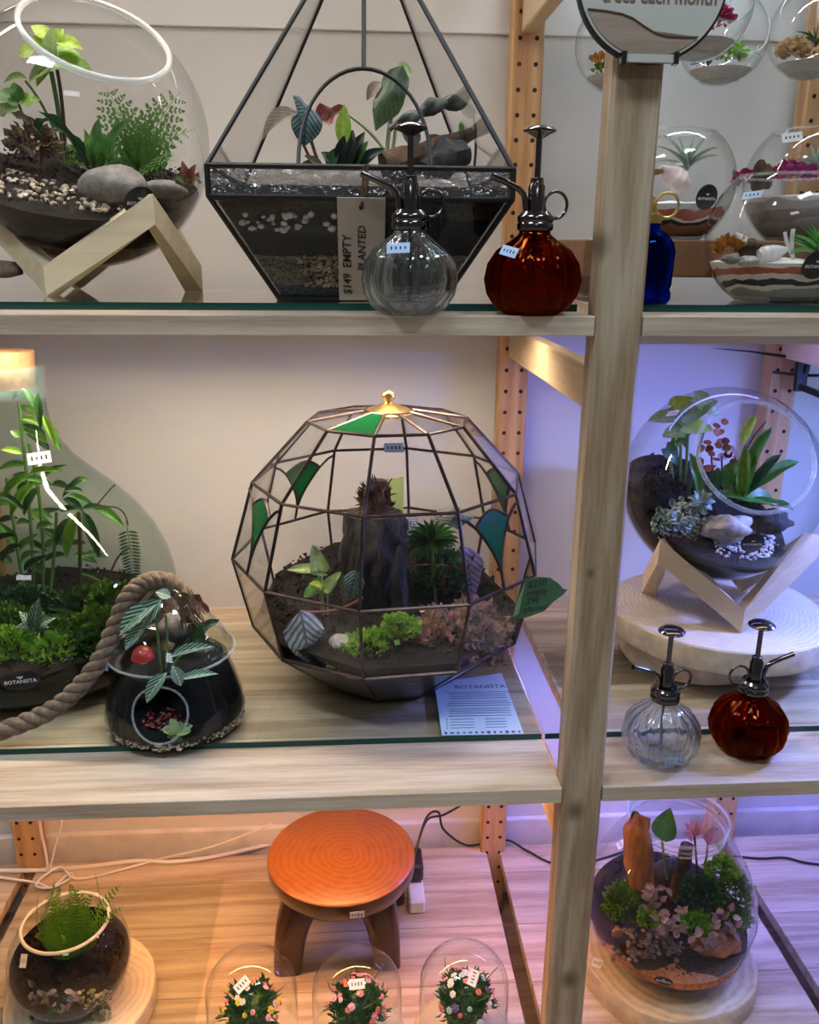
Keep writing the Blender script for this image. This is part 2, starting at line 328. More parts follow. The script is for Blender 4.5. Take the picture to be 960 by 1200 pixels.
def bevbox(name, c, d, mat, parent=None, b=0.0015):
    bm = bmesh.new(); bmesh.ops.create_cube(bm, size=1.0); bmesh.ops.scale(bm, vec=d, verts=bm.verts)
    bmesh.ops.bevel(bm, geom=list(bm.edges), offset=b, segments=1, affect='EDGES')
    me = bpy.data.meshes.new(name); bm.to_mesh(me); bm.free(); me.materials.append(MAT[mat])
    return place(name, me, M.Translation(V(c)), parent)
TEXTS = {}
def text(name, s, size, mx, mat, parent, shear=0.0, sx=1.0, depth=0.0001):
    key = (s, shear)
    if key not in TEXTS:
        cu = bpy.data.curves.new('t', 'FONT'); cu.body = s; cu.align_x = 'CENTER'; cu.align_y = 'CENTER'; cu.size = 1.0; cu.shear = shear; cu.resolution_u = 2; cu.offset = 0.012
        ob = bpy.data.objects.new('t', cu); COL.objects.link(ob); dg = bpy.context.evaluated_depsgraph_get(); dg.update()
        TEXTS[key] = bpy.data.meshes.new_from_object(ob.evaluated_get(dg)); bpy.data.objects.remove(ob); bpy.data.curves.remove(cu)
    me = TEXTS[key].copy(); me.materials.clear(); me.materials.append(MAT[mat])
    return place(name, me, mx @ M.Diagonal((size * sx, size, 1, 1)), parent)

# ------------------------------------------------------------------ the setting: wall and baseboard
YW = 0.548
def struct(o): o['kind'] = 'structure'; return o
struct(bevbox('wall_back', (0.1, YW + 0.03, 0.60), (3.6, 0.06, 1.45), 'wall_paint'))
struct(bevbox('wall_back_lit_area', (0.1, YW + 0.027, 1.325 + 0.6), (3.6, 0.06, 1.2), 'wall_paint_lit'))  # same wall; lighter board stands for the lit area above a shadow edge
struct(bevbox('baseboard_back', (0.1, YW - 0.006, -0.04), (3.6, 0.012, 0.16), 'baseboard_paint'))
struct(bevbox('floor', (0.1, -1.2, -0.16), (5, 3.6, 0.04), 'pine_shelf'))

# ------------------------------------------------------------------ shelving: side frames and shelves
XM, XL, XR = 0.2455, -0.566, 0.667
PW, PD = 0.044, 0.032
holes = MB()
for zc in range(-2, 50):
    for sx in (-1, 1): holes.lathe([(0.0, 0.0003), (0.0031, 0.0003), (0.0031, -0.001)], 10, M.Translation((sx * 0.0115, 0, zc * 0.032)) @ M.Rotation(PI / 2, 4, 'X'))
hole_me = holes.mesh('peg_holes', 'hole_dark', False)
def side_frame(X, label):
    t = thing('shelf_side_frame', (X, 0.25, -0.14), label, 'shelf frame', 'side frames of the shelving')
    bevbox('front_post', (X, PD / 2, 0.7), (PW, PD, 1.68), 'pine_post', t, 0.003)
    bevbox('back_post', (X, 0.5 + PD / 2, 0.7), (PW, PD, 1.68), 'pine_rail' if False else 'pine_post_back', t, 0.002)
    place('peg_holes', hole_me, M.Translation((X, 0.4998, 0.0)), t)['kind'] = 'stuff'
    for z in (0.905, 0.386, 1.34): bevbox('rail', (X, 0.266, z), (0.02, 0.47, 0.044), 'pine_rail', t, 0.002)
wood('pine_post_back', (0.66, 0.40, 0.19), (0.34, 0.14, 0.05), 'Z', contrast=0.75, knots=False)
side_frame(XM, 'pine shelf frame whose knotty front post stands between the two shelf bays')
side_frame(XL, 'pine shelf frame behind the large corked bottle')
side_frame(XR, 'pine shelf frame with a black clamp lamp tied to its back post')
def shelf(name, x0, x1, zt, label, notch=True, front=0.0, back=0.518, n=5):
    t = thing(name, ((x0 + x1) / 2, 0.25, zt - 0.018), label, 'shelf', 'pine shelves')
    ys = [front + (back - front) * k / n for k in range(n + 1)]
    if n == 5: ys = [front, front + 0.118, front + 0.213, front + 0.327, 0.448, back]
    for k in range(n):
        a, b = x0, x1
        bevbox('board', ((a + b) / 2, (ys[k] + ys[k + 1]) / 2, zt - 0.009), (b - a, ys[k + 1] - ys[k] - 0.0007, 0.018), 'pine_shelf', t, 0.0006)
    return t
GAP = 0.012
def bay(xa, xb): return xa + GAP, xb - GAP
ZT, ZM = 0.980, 0.4805
a, b = bay(XL, XM); c, d = bay(XM, XR)
def shelf_set(zt, la, lb):
    shelf('pine_shelf', a - 0.0, XM - 0.022 - 0.0005 if zt > 0.1 else b, zt, la)
    shelf('pine_shelf', XM + 0.0225 if zt > 0.1 else c, XR - 0.0225 if zt > 0.1 else d, zt, lb)
shelf_set(ZT, 'upper pine shelf under the pyramid terrarium', 'upper pine shelf under the blue bottle')
shelf_set(ZM, 'middle pine shelf under the faceted dome terrarium', 'middle pine shelf under the tilted bowl on a wood slice')
shelf_set(0.0, 'low pine shelf under the brown stool', 'low pine shelf under the egg shaped jar')
shelf_set(1.48, 'top pine shelf above the pyramid terrarium', 'top pine shelf above the hanging globes')
for zt, lb in ((ZT, 'upper pine shelf right of the clamp lamp'), (ZM, 'middle pine shelf right of the clamp lamp'), (0.0, 'low pine shelf right of the egg shaped jar'), (1.48, 'top pine shelf right of the clamp lamp')): shelf('pine_shelf', XR + (0.0225 if zt > .1 else GAP), XR + 0.79, zt, lb)
shelf('pine_shelf', XL - 0.79, XL - GAP, 0.0, 'low pine shelf left of the fern bowl')
# glass sheets
def sheet(x0, x1, y0, y1, z, th, label, group='glass sheets lying on shelves'):
    t = thing('glass_sheet', ((x0 + x1) / 2, (y0 + y1) / 2, z), label, 'glass sheet', group)
    MB().box(((x0 + x1) / 2, (y0 + y1) / 2, z + th / 2), (x1 - x0, y1 - y0, th)).build('pane', 'sheet_glass', t, False)
    MB().box(((x0 + x1) / 2, y0 - 0.0004, z + th / 2), (x1 - x0, 0.0008, th)).build('polished_edge', 'glass_edge', t, False)
sheet(XL + 0.02, XM - 0.024, 0.062, 0.46, ZT, 0.007, 'green edged glass sheet under the pyramid terrarium')
sheet(XM + 0.026, XR - 0.02, 0.062, 0.46, ZT, 0.007, 'green edged glass sheet under the sand bowls')
sheet(XL + 0.02, XM - 0.024, 0.10, 0.43, ZM, 0.007, 'green edged glass sheet under the faceted dome terrarium')
sheet(XM - 0.020, XR - 0.02, 0.10, 0.43, ZM, 0.007, 'green edged glass sheet under the wood slice pedestal')
sheet(XR + 0.026, XR + 0.77, 0.10, 0.43, ZM, 0.007, 'green edged glass sheet right of the clamp lamp')
sheet(XL + 0.008, -0.227, 0.05, 0.449, 0.0, 0.005, 'square glass sheet on the low shelf beside the stool')
# LED strips under the shelves
def led(x0, x1, y, z, col, s, label, wd=0.014):
    t = thing('led_strip', ((x0 + x1) / 2, y, z), label, 'strip light', 'strip lights under the shelves')
    h = MB().box(((x0 + x1) / 2, y, z - 0.002), (x1 - x0, wd + 0.008, 0.004))
    for sg in (-1, 1): h.box(((x0 + x1) / 2, y + sg * (wd / 2 + 0.003), z - 0.008), (x1 - x0, 0.002, 0.012))
    h.build('housing', 'white_cable', t, False)
    k = 'led_%d' % len(MAT); emitter(k, col, s); MB().box(((x0 + x1) / 2, y, z - 0.008), (x1 - x0 - 0.01, wd, 0.003)).build('diffuser', k, t, False)
WARM = (1.0, 0.74, 0.46)
led(XL + 0.05, XM - 0.05, 0.27, ZT - 0.018, (1.0, 0.84, 0.66), 74, 'warm strip light under the upper shelf over the dome terrarium')
led(XL + 0.05, XM - 0.05, 0.22, ZM - 0.018, (1.0, 0.50, 0.20), 74, 'warm strip light under the middle shelf over the stool')
led(XL + 0.05, XM - 0.05, 0.22, 1.462, (1.0, 0.91, 0.82), 46, 'warm strip light under the top shelf over the pyramid terrarium')
led(XM + 0.05, XR - 0.05, 0.22, 1.462, (0.76, 0.88, 1.0), 36, 'cool strip light under the top shelf over the hanging globes')
led(XM + 0.03, XR - 0.05, 0.38, ZT - 0.018, (0.22, 0.20, 1.0), 16, 'violet grow light under the upper shelf over the tilted bowl')
led(XM + 0.03, XR - 0.05, 0.38, ZM - 0.018, (0.20, 0.24, 1.0), 100, 'violet grow light under the middle shelf over the egg shaped jar')
led(XM + 0.03, XR - 0.05, 0.08, ZM - 0.018, (1.0, 0.72, 0.45), 7, 'dim warm strip light near the front edge over the egg shaped jar')
led(XM + 0.03, XR - 0.05, 0.08, ZT - 0.018, (1.0, 0.84, 0.66), 7, 'dim warm strip light near the front edge over the tilted bowl')
led(XR + 0.03, XR + 0.7, 0.30, ZT - 0.018, (0.16, 0.34, 1.0), 45, 'blue grow light under the upper shelf right of the clamp lamp')
led(XR + 0.03, XR + 0.7, 0.30, ZM - 0.018, (0.22, 0.25, 1.0), 70, 'blue grow light under the middle shelf right of the egg shaped jar')
led(XL + 0.05, XM - 0.05, 0.490, 1.462, (1.0, 0.93, 0.86), 6.5, 'added strip light close to the wall under the top shelf behind the pyramid')  # unseen lamp added to brighten the upper wall band
led(XM + 0.05, XR - 0.05, 0.490, 1.462, (0.62, 0.82, 1.0), 9, 'added strip light close to the wall under the top shelf behind the hanging globes')  # likewise an added lamp, lifts the wall behind the globes
# ------------------------------------------------------------------ plant, ground and label tools
WPROF = {
 'ovate': lambda x: math.sin(PI * x ** 0.78) ** 0.85,
 'lance': lambda x: math.sin(PI * x ** 0.7) ** 0.8 if x < 1 else 0,
 'heart': lambda x: (min(1.0, 0.72 + 1.6 * x) * (1 - x) ** 0.62 * 1.12) if x > 0.001 else 0.55,
 'strap': lambda x: min(1.0, 0.35 + 2.2 * x) * (1 - max(0, x - 0.7) / 0.3 * 0.98 * (max(0, x - 0.7) / 0.3)),
 'round': lambda x: max(0.0, 1 - (2 * x - 1) ** 2) ** 0.5,
 'blade': lambda x: (1 - x) ** 0.6,
}
LEAFS = {}
def leaf_mesh(shape, mat, bend, fold, wave, nx=8, ny=4):
    k = (shape, mat, bend, fold, wave)
    if k in LEAFS: return LEAFS[k]
    mb = MB(); vs = []; fs = []
    for i in range(nx + 1):
        x = i / nx; w_ = WPROF[shape](min(1, max(0, x))) * 0.5
        for j in range(ny + 1):
            y = (2 * j / ny - 1) * w_
            z = bend * 4 * x * (1 - x) + fold * abs(y) + wave * math.sin(x * 11 + j) * abs(y)
            xx = x - (0.16 * abs(2 * j / ny - 1) if shape == 'heart' else 0) * (1 - x) ** 3
            vs.append((xx, y, z))
    for i in range(nx):
        for j in range(ny): q = i * (ny + 1) + j; fs.append((q, q + 1, q + ny + 2, q + ny + 1))
    mb.add(vs, fs); LEAFS[k] = mb.mesh('leaf', mat); return LEAFS[k]
UPV = V((0, 0, 1))
def leaf_mx(b, t, w_, nrm=None):
    b, t = V(b), V(t); x = t - b; L = x.length; x.normalize()
    h = V(nrm) if nrm is not None else ((CAM - b).normalized() * 0.8 + UPV * 0.7)
    z = h - x * h.dot(x); z = z.normalized() if z.length > 1e-4 else x.orthogonal(); y = z.cross(x)
    m = M((x * L, y * w_, z * L)).transposed().to_4x4(); m.translation = b; return m
def leaf(parent, b, t, w_, mat, shape='ovate', bend=0.1, fold=0.15, wave=0.0, nrm=None, name='leaf'):
    return place(name, leaf_mesh(shape, mat, bend, fold, wave), leaf_mx(b, t, w_, nrm), parent)
def pl(p, Y): return PY(p[0], p[1], p[2] if len(p) > 2 else Y)
def px_leaf(parent, Y, b, t, wpx, mat, shape='ovate', bend=0.1, fold=0.15, wave=0.0, nrm=None):
    B, T = pl(b, Y), pl(t, Y); return leaf(parent, B, T, wpx * (B - CAM).length / FPX, mat, shape, bend, fold, wave, nrm)
def stem(parent, pts, r, mat='stem_green', name='stem', n=6):
    return MB().tube(pts, r, n).build(name, mat, parent)
def curve3(a, b, c, n=8):
    a, b, c = V(a), V(b), V(c); return [a * (1 - t) ** 2 + b * 2 * t * (1 - t) + c * t * t for t in [i / n for i in range(n + 1)]]
def px_stem(parent, Y, pts, r, mat='stem_green', name='stem'):
    q = [pl(p, Y) for p in pts]
    if len(q) == 3: q = curve3(q[0], q[1], q[2])
    return stem(parent, q, r, mat, name)
FRONDS = {}
def frond_mesh(mat, n, lacy, arch, dens=1.0, asp=0.3):
    k = (mat, n, lacy, arch, dens, asp)
    if k in FRONDS: return FRONDS[k]
    mb = MB(); mb.tube([(i / 8, 0, arch * 4 * (i / 8) * (1 - i / 8)) for i in range(9)], [0.006 * (1.05 - i / 8) + 0.002 for i in range(9)], 4)
    def pin(ox, oy, oz, dx, dy, dz, L, w_):
        d = V((dx, dy, dz)).normalized(); s = V((-d.y, d.x, 0)).normalized() * w_; o = V((ox, oy, oz))
        mb.add([o, o + d * L * 0.3 + s * 0.8, o + d * L * 0.7 + s * 0.8, o + d * L, o + d * L * 0.7 - s * 0.8, o + d * L * 0.3 - s * 0.8], [(0, 1, 2, 3, 4, 5)])
    for i in range(n):
        x = 0.14 + 0.84 * i / n; z = arch * 4 * x * (1 - x); Wd = asp * 0.5 * math.sin(PI * min(1, 0.2 + 0.8 * x) ** 0.85) ** 0.7 + 0.01
        for sg in (-1, 1):
            if not lacy: pin(x, 0, z, 0.3, sg, 0.15 * random.uniform(-1, 1), Wd, 0.36 / n * dens)
            else:
                for j in range(lacy):
                    f = (j + 0.5) / lacy; L = Wd * (1.25 / lacy) * (1.15 - 0.5 * f); px, py = x + 0.5 * Wd * f, sg * Wd * f
                    for s2 in (-1, 1): pin(px, py, z - 0.04 * f, 0.5 + s2 * 0.9, sg * (0.85 - 0.3 * s2), random.uniform(-0.3, 0.3), L, L * 0.34)
                pin(x + 0.5 * Wd, sg * Wd, z - 0.04, 0.5, sg, 0, Wd * 0.4, Wd * 0.14)
    FRONDS[k] = mb.mesh('frond', mat, False); return FRONDS[k]
def frond(parent, b, t, w_, mat, n=14, lacy=0, arch=0.12, nrm=None, dens=1.0):
    L = (V(t) - V(b)).length; asp = min((0.18, 0.28, 0.4, 0.55, 0.75), key=lambda q: abs(q - w_ / L))
    return place('frond', frond_mesh(mat, n, lacy, arch, dens, asp), leaf_mx(b, t, L, nrm), parent)
def px_frond(parent, Y, b, t, wpx, mat, n=14, lacy=0, arch=0.12, nrm=None, dens=1.0):
    B, T = pl(b, Y), pl(t, Y); return frond(parent, B, T, wpx * (B - CAM).length / FPX, mat, n, lacy, arch, nrm, dens)
def tuft(parent, name, c, rad, n, size, mat, up=0.4, rnd=None, asp=0.4, low=-0.25, kind='stuff', bump=0.25):
    """a cushion of small leaflets on a lumpy dome"""
    rnd = rnd or random; mb = MB(); c = V(c); rad = rad if isinstance(rad, (tuple, list)) else (rad, rad, rad); sd = rnd.random() * 50
    while n > 0:
        d = V((rnd.gauss(0, 1), rnd.gauss(0, 1), rnd.gauss(0, 1))).normalized()
        if d.z < low: continue
        n -= 1; k = (0.8 + bump * noise.noise(d * 2.2 + V((sd, 0, 0))) * 2) * rnd.uniform(0.7, 1.0)
        p = c + V((d.x * rad[0], d.y * rad[1], d.z * rad[2])) * k
        g = (d + UPV * up + V((rnd.uniform(-1, 1), rnd.uniform(-1, 1), rnd.uniform(-1, 1))) * 0.7).normalized(); s = g.cross(V((rnd.uniform(-1, 1), rnd.uniform(-1, 1), rnd.uniform(-1, 1)))).normalized()
        L = size * rnd.uniform(0.6, 1.3); q = g.cross(s) * L * 0.12
        mb.add([p, p + g * L * 0.5 + s * L * asp + q, p + g * L, p + g * L * 0.5 - s * L * asp + q], [(0, 1, 2), (0, 2, 3)])
    o = mb.build(name, mat, parent, False)
    if kind: o['kind'] = kind
    return o
def mound(parent, name, c, rad, mat, jit=0.35, sub=3, seed=1, fq=2.0):
    return MB().blob(c, rad, sub, jit, None, seed, fq).build(name, mat, parent)
def pebbles(parent, name, pts, r0, r1, mat, flat=0.75):
    mb = MB()
    for i, p in enumerate(pts):
        r = random.uniform(r0, r1); mb.blob(p, (r * random.uniform(0.8, 1.3), r * random.uniform(0.8, 1.3), r * flat), 1, 0.25, None, i)
    o = mb.build(name, mat, parent); o['kind'] = 'stuff'; return o
def stone(c, rad, label, mat, seed=3, jit=0.3, cat='stone', name='stone', tilt=0.0):
    mb = MB().blob((0, 0, 0), rad, 3, jit, M.Rotation(tilt, 4, 'Y'), seed, 1.3); mb.v = [tuple(V(q) + V(c)) for q in mb.v]
    return tag(mb.build(name, mat, origin=V(c)), label, cat)
def hit(px, py, c, R):
    d = ray(px, py).normalized(); oc = CAM - V(c); b = oc.dot(d); q = b * b - oc.dot(oc) + R * R
    return CAM + d * (-b - math.sqrt(max(0, q)))
def black_sticker(parent, pos, nrm, r, up=UPV, word='BOTANISTA', squash=1.0, turn=0.0):
    mx = frame(V(pos) + V(nrm).normalized() * 0.0007, nrm, up) @ M.Rotation(turn, 4, 'Z')
    mb = MB().lathe([(0, 0.0003), (r * 0.97, 0.0003), (r, 0.0), (r, -0.0003), (0, -0.0003)], 32, M.Diagonal((1, squash, 1, 1)))
    s = place('brand_sticker', mb.mesh('brand_sticker', 'black_plastic'), mx, parent); s['label'] = 'black round brand sticker'
    def sub(o): o.parent = s; o.matrix_parent_inverse = M.Identity(4); return o
    sub(text('lettering', word, r * 0.30, M.Translation((0, -r * 0.12 * squash, 0.0006)), 'white_print', None))
    e = MB()
    for sg in (-1, 0, 1): e.add([(0, 0, 0), (r * 0.05 + sg * r * 0.08, r * 0.08, 0), (sg * r * 0.16, r * 0.2, 0), (-r * 0.05 + sg * r * 0.08, r * 0.08, 0)], [(0, 1, 2, 3)])
    sub(place('emblem', e.mesh('emblem', 'white_print', False), M.Translation((0, r * 0.14 * squash, 0.0006))))
    return s
def price_sticker(parent, pos, nrm, up, w_, h_, mat='paper_white', turn=0.0, marks=4):
    mx = frame(V(pos) + V(nrm).normalized() * 0.0008, nrm, up) @ M.Rotation(turn, 4, 'Z')
    s = place('price_sticker', MB().box((0, 0, 0), (w_, h_, 0.0004)).mesh('price_sticker', mat, False), mx, parent)
    mb = MB()
    for i in range(marks): mb.box((-w_ * 0.3 + w_ * 0.6 * i / max(1, marks - 1), 0, 0.0003), (w_ * 0.07, h_ * random.uniform(0.22, 0.42), 0.0001))
    p = place('print', mb.mesh('print', 'ink', False), M.Identity(4)); p.parent = s; p['kind'] = 'stuff'; return s
def glass_sphere(parent, name, c, R, n, ro, mat='bowl_glass', bead=0.0022, flat=None, segs=64, spin_up=UPV, rim=None):
    """blown bowl: sphere about c with a round mouth of radius ro facing n; flat = height of a flat foot below c"""
    th1 = math.asin(min(1, ro / R)); prof = []; K = 40
    th0 = 0.0 if flat is None else math.acos(min(1, flat / R))
    if flat is not None: prof.append((0, -flat))
    for i in range(K + 1):
        th = PI - th0 - (PI - th0 - th1) * i / K; prof.append((max(0, R * math.sin(th)), R * math.cos(th)))
    zr = R * math.cos(th1)
    ring = [(ro + bead * math.cos(2 * PI * k / 10), zr + bead * math.sin(2 * PI * k / 10)) for k in range(10)]
    place('rim', MB().lathe(ring, segs, closed=True).mesh('rim', rim or 'rim_clear'), frame(c, n, spin_up), parent)
    return place(name, MB().lathe(prof, segs).mesh(name, mat), frame(c, n, spin_up), parent)
def ground_in_sphere(parent, name, c, R, m_, h, mat, rough=0.006, hump=0.0, flat=None, tint=None, n=48, seed=0):
    prof = []; th1 = math.acos(max(-1, min(1, h / R))); K = 18; th0 = 0.0 if flat is None else math.acos(min(1, flat / R))
    if flat is not None: prof.append((0, -flat))
    for i in range(K + 1): th = PI - th0 - (PI - th0 - th1) * i / K; prof.append((max(0.0, R * math.sin(th)), R * math.cos(th)))
    rc = R * math.sin(th1); base = len(prof)
    for i in range(1, 11): f = 1 - i / 10; prof.append((max(0, rc * f), h + hump * math.cos(f * PI / 2)))
    mb = MB().lathe(prof, n); lim = len(mb.v)
    out = []
    for q in mb.v:
        x, y, z = q; rr = math.hypot(x, y)
        if z > h - 1e-6 and rr < rc * 0.97: z += rough * (noise.noise(V((x * 40 + seed, y * 40, 0))) + 0.5 * noise.noise(V((x * 110, y * 110, seed))))
        out.append((x, y, z))
    mb.v = out
    return place(name, mb.mesh(name, mat), frame(c, m_, V((0, 1, 0))), parent)
def surf_pts(c, m_, h, rc, n, rnd=random, sect=None):
    f = frame(c, m_, V((0, 1, 0))); out = []
    while len(out) < n:
        a_ = rnd.uniform(0, 2 * PI); r = rc * math.sqrt(rnd.random())
        if sect and not sect(r * math.cos(a_) / rc, r * math.sin(a_) / rc): continue
        out.append(f @ V((r * math.cos(a_), r * math.sin(a_), h)))
    return out

# plant materials
plain('stem_green', (0.10, 0.20, 0.05), 0.5); plain('stem_red', (0.22, 0.05, 0.035), 0.5); plain('stem_brown', (0.07, 0.04, 0.02), 0.8); plain('stem_pale', (0.32, 0.40, 0.18), 0.5)
leafmat('pothos', (0.14, 0.30, 0.03), (0.30, 0.45, 0.08), 0.3, 6); leafmat('lime_leaf', (0.38, 0.55, 0.07), (0.55, 0.68, 0.2), 0.4, 6)
leafmat('pale_leaf', (0.42, 0.55, 0.26), (0.22, 0.40, 0.12), 0.5, 7, edge=(0.26, 0.42, 0.12)); leafmat('green_leaf', (0.07, 0.22, 0.035), (0.14, 0.32, 0.07), 0.4, 8)
leafmat('deep_leaf', (0.022, 0.075, 0.022), (0.05, 0.13, 0.04), 0.4, 8); leafmat('black_leaf', (0.008, 0.014, 0.008), (0.03, 0.04, 0.025), 0.4, 7, trans=0.05)
leafmat('teal_leaf', (0.16, 0.25, 0.24), (0.015, 0.03, 0.03), 0.85, 7, 0.3, trans=0.1); leafmat('silver_leaf', (0.34, 0.37, 0.38), (0.05, 0.06, 0.06), 0.85, 7, 0.3, trans=0.1)
leafmat('purple_leaf', (0.16, 0.10, 0.15), (0.32, 0.28, 0.32), 0.6, 7, 0.3, trans=0.1); leafmat('underside', (0.36, 0.28, 0.20), (0.22, 0.14, 0.10), 0.7, 7, 0.3)
leafmat('red_leaf', (0.20, 0.05, 0.03), (0.1, 0.02, 0.01), 0.5, 7); leafmat('brown_leaf', (0.16, 0.11, 0.06), (0.08, 0.05, 0.03), 0.5, 7); leafmat('orange_leaf', (0.38, 0.13, 0.06), (0.6, 0.3, 0.2), 0.4, 7)
leafmat('fittonia_white', (0.035, 0.13, 0.07), (0.60, 0.72, 0.62), 0.9, 6.0, 0.2, trans=0.1); leafmat('fittonia_pink', (0.055, 0.055, 0.04), (0.52, 0.30, 0.29), 0.8, 5, 0.35)
leafmat('pink_leaf', (0.72, 0.34, 0.32), (0.5, 0.2, 0.2), 0.4, 6); leafmat('cream_pink', (0.42, 0.31, 0.28), (0.20, 0.13, 0.11), 0.6, 6); leafmat('succulent', (0.30, 0.44, 0.18), (0.5, 0.6, 0.35), 0.3, 4)
leafmat('air_leaf', (0.42, 0.52, 0.42), None); leafmat('air_green', (0.16, 0.42, 0.10), None); leafmat('fittonia_grey', (0.05, 0.10, 0.06), None, edge=(0.40, 0.46, 0.36), trans=0.1)
herb('fern_green', (0.07, 0.19, 0.035), (0.16, 0.32, 0.06)); herb('fern_bright', (0.10, 0.34, 0.02), (0.26, 0.52, 0.05)); herb('fern_dark', (0.03, 0.09, 0.035), (0.07, 0.18, 0.06))
herb('moss_green', (0.05, 0.14, 0.012), (0.16, 0.30, 0.03)); herb('moss_bright', (0.14, 0.34, 0.02), (0.32, 0.52, 0.06)); herb('moss_dark', (0.02, 0.07, 0.012), (0.07, 0.16, 0.03))
herb('moss_tan', (0.42, 0.27, 0.12), (0.66, 0.48, 0.28), 120); herb('moss_red', (0.28, 0.015, 0.06), (0.55, 0.06, 0.16)); herb('moss_orange', (0.40, 0.15, 0.02), (0.60, 0.30, 0.05)); herb('moss_magenta', (0.30, 0.02, 0.14), (0.55, 0.08, 0.30))
herb('pink_mass', None, None, 70, stops=[(0.3, (0.06, 0.08, 0.03)), (0.45, (0.30, 0.22, 0.14)), (0.6, (0.50, 0.27, 0.24)), (0.75, (0.60, 0.38, 0.34))])
herb('brown_mass', None, None, 60, stops=[(0.3, (0.05, 0.03, 0.02)), (0.5, (0.16, 0.10, 0.05)), (0.7, (0.30, 0.22, 0.10))])
herb('pebble_mix', None, None, 60, 0.0, 0.5, [(0.3, (0.10, 0.07, 0.05)), (0.45, (0.35, 0.25, 0.16)), (0.6, (0.55, 0.45, 0.34)), (0.75, (0.70, 0.62, 0.52))])
herb('pebble_brown', None, None, 60, 0.0, 0.4, [(0.3, (0.05, 0.03, 0.025)), (0.5, (0.20, 0.10, 0.05)), (0.62, (0.30, 0.22, 0.16)), (0.72, (0.5, 0.42, 0.34))])
herb('pebble_white', None, None, 50, 0.0, 0.6, [(0.3, (0.45, 0.40, 0.35)), (0.7, (0.80, 0.75, 0.70))])
herb('pebble_red', None, None, 140, 0.0, 0.5, [(0.35, (0.05, 0.01, 0.01)), (0.5, (0.35, 0.04, 0.04)), (0.65, (0.35, 0.28, 0.26))])
herb('bark', None, None, 70, 0.0, 0.9, [(0.35, (0.025, 0.013, 0.007)), (0.55, (0.10, 0.05, 0.025)), (0.75, (0.20, 0.11, 0.06))], 0.006, (1, 1, 0.35))
herb('bark_dark', None, None, 70, 0.0, 0.9, [(0.35, (0.012, 0.011, 0.012)), (0.55, (0.045, 0.04, 0.04)), (0.75, (0.10, 0.075, 0.06))], 0.006, (1, 1, 0.3))
herb('bark_orange', None, None, 60, 0.0, 0.7, [(0.35, (0.16, 0.055, 0.015)), (0.55, (0.32, 0.12, 0.03)), (0.75, (0.42, 0.19, 0.06))], 0.004, (1, 1, 0.25))
herb('stone_grey', None, None, 55, 0.0, 0.6, [(0.3, (0.10, 0.085, 0.075)), (0.55, (0.22, 0.19, 0.165)), (0.7, (0.34, 0.30, 0.26))], 0.0025)
herb('stone_pale', None, None, 70, 0.0, 0.6, [(0.3, (0.20, 0.17, 0.14)), (0.5, (0.42, 0.38, 0.34)), (0.7, (0.62, 0.55, 0.46))], 0.004)
SOIL = (0.009, 0.005, 0.0035)
layered('soil', [(0.0, SOIL), (0.25, SOIL)], grain=260, gstr=0.7)
layered('soil_bowl', [(0.0, (0.30, 0.24, 0.18)), (0.16, (0.20, 0.11, 0.05)), (0.42, (0.013, 0.007, 0.005))], wob=0.3, wscale=12, zmin=-0.13, zmax=-0.03, gstr=0.75, grain=240)
layered('soil_right', [(0.0, (0.34, 0.28, 0.22)), (0.13, (0.07, 0.04, 0.025)), (0.24, (0.20, 0.09, 0.045)), (0.34, (0.012, 0.008, 0.007))], wob=0.2, wscale=14, zmin=-0.13, zmax=0.0, gstr=0.7)
layered('soil_pyramid', [(0.0, (0.05, 0.07, 0.09)), (0.18, (0.16, 0.15, 0.11)), (0.5, (0.007, 0.008, 0.011)), (0.88, (0.022, 0.022, 0.014))], wob=0.32, wscale=22, zmin=0.0, zmax=0.085, gstr=0.85, grain=330)
layered('soil_jar', [(0.0, (0.014, 0.008, 0.005)), (0.5, (0.010, 0.006, 0.004))], gstr=0.6)
layered('sand_orange', [(0.0, (0.42, 0.14, 0.05))], gstr=0.35, grain=500)
W_, RB, BK, GY, TN = (0.70, 0.66, 0.62), (0.42, 0.10, 0.05), (0.02, 0.02, 0.025), (0.32, 0.30, 0.29), (0.26, 0.13, 0.08)
layered('sand_a', [(0.0, GY), (0.22, W_), (0.32, BK), (0.47, W_), (0.62, RB), (0.8, W_)], wob=0.75, wscale=17, zmin=-0.062, zmax=-0.025, gstr=0.15, grain=600, bump=0.1)
layered('sand_b', [(0.0, TN), (0.3, BK), (0.42, W_), (0.5, RB), (0.72, W_)], wob=0.75, wscale=20, zmin=-0.058, zmax=-0.021, gstr=0.15, grain=600, bump=0.1)
layered('sand_c', [(0.0, GY), (0.35, (0.22, 0.17, 0.15)), (0.62, (0.40, 0.34, 0.31)), (0.85, W_)], wob=0.75, wscale=14, zmin=-0.060, zmax=-0.013, gstr=0.15, grain=600, bump=0.1)
layered('sand_white', [(0.0, (0.55, 0.52, 0.49))], gstr=0.3, grain=500, bump=0.2)
plain('shell', (0.72, 0.66, 0.62), 0.45, vary=0.25, scale=70); plain('cork', (0.34, 0.18, 0.075), 0.8, vary=0.3, scale=120, bump=0.3)
plain('rope', (0.19, 0.135, 0.095), 0.9, vary=0.35, scale=160, bump=0.6); plain('rope_dark', (0.12, 0.065, 0.035), 0.9)
herb('crumb', (0.005, 0.003, 0.0025), (0.026, 0.015, 0.010), 150, 0.0, 0.9); leafmat('olive_leaf', (0.085, 0.125, 0.055), (0.14, 0.19, 0.09), 0.4, 7); herb('moss_ink', (0.02, 0.03, 0.05), (0.06, 0.08, 0.12), 150); herb('posy_green', (0.02, 0.10, 0.03), (0.08, 0.24, 0.07), 80)
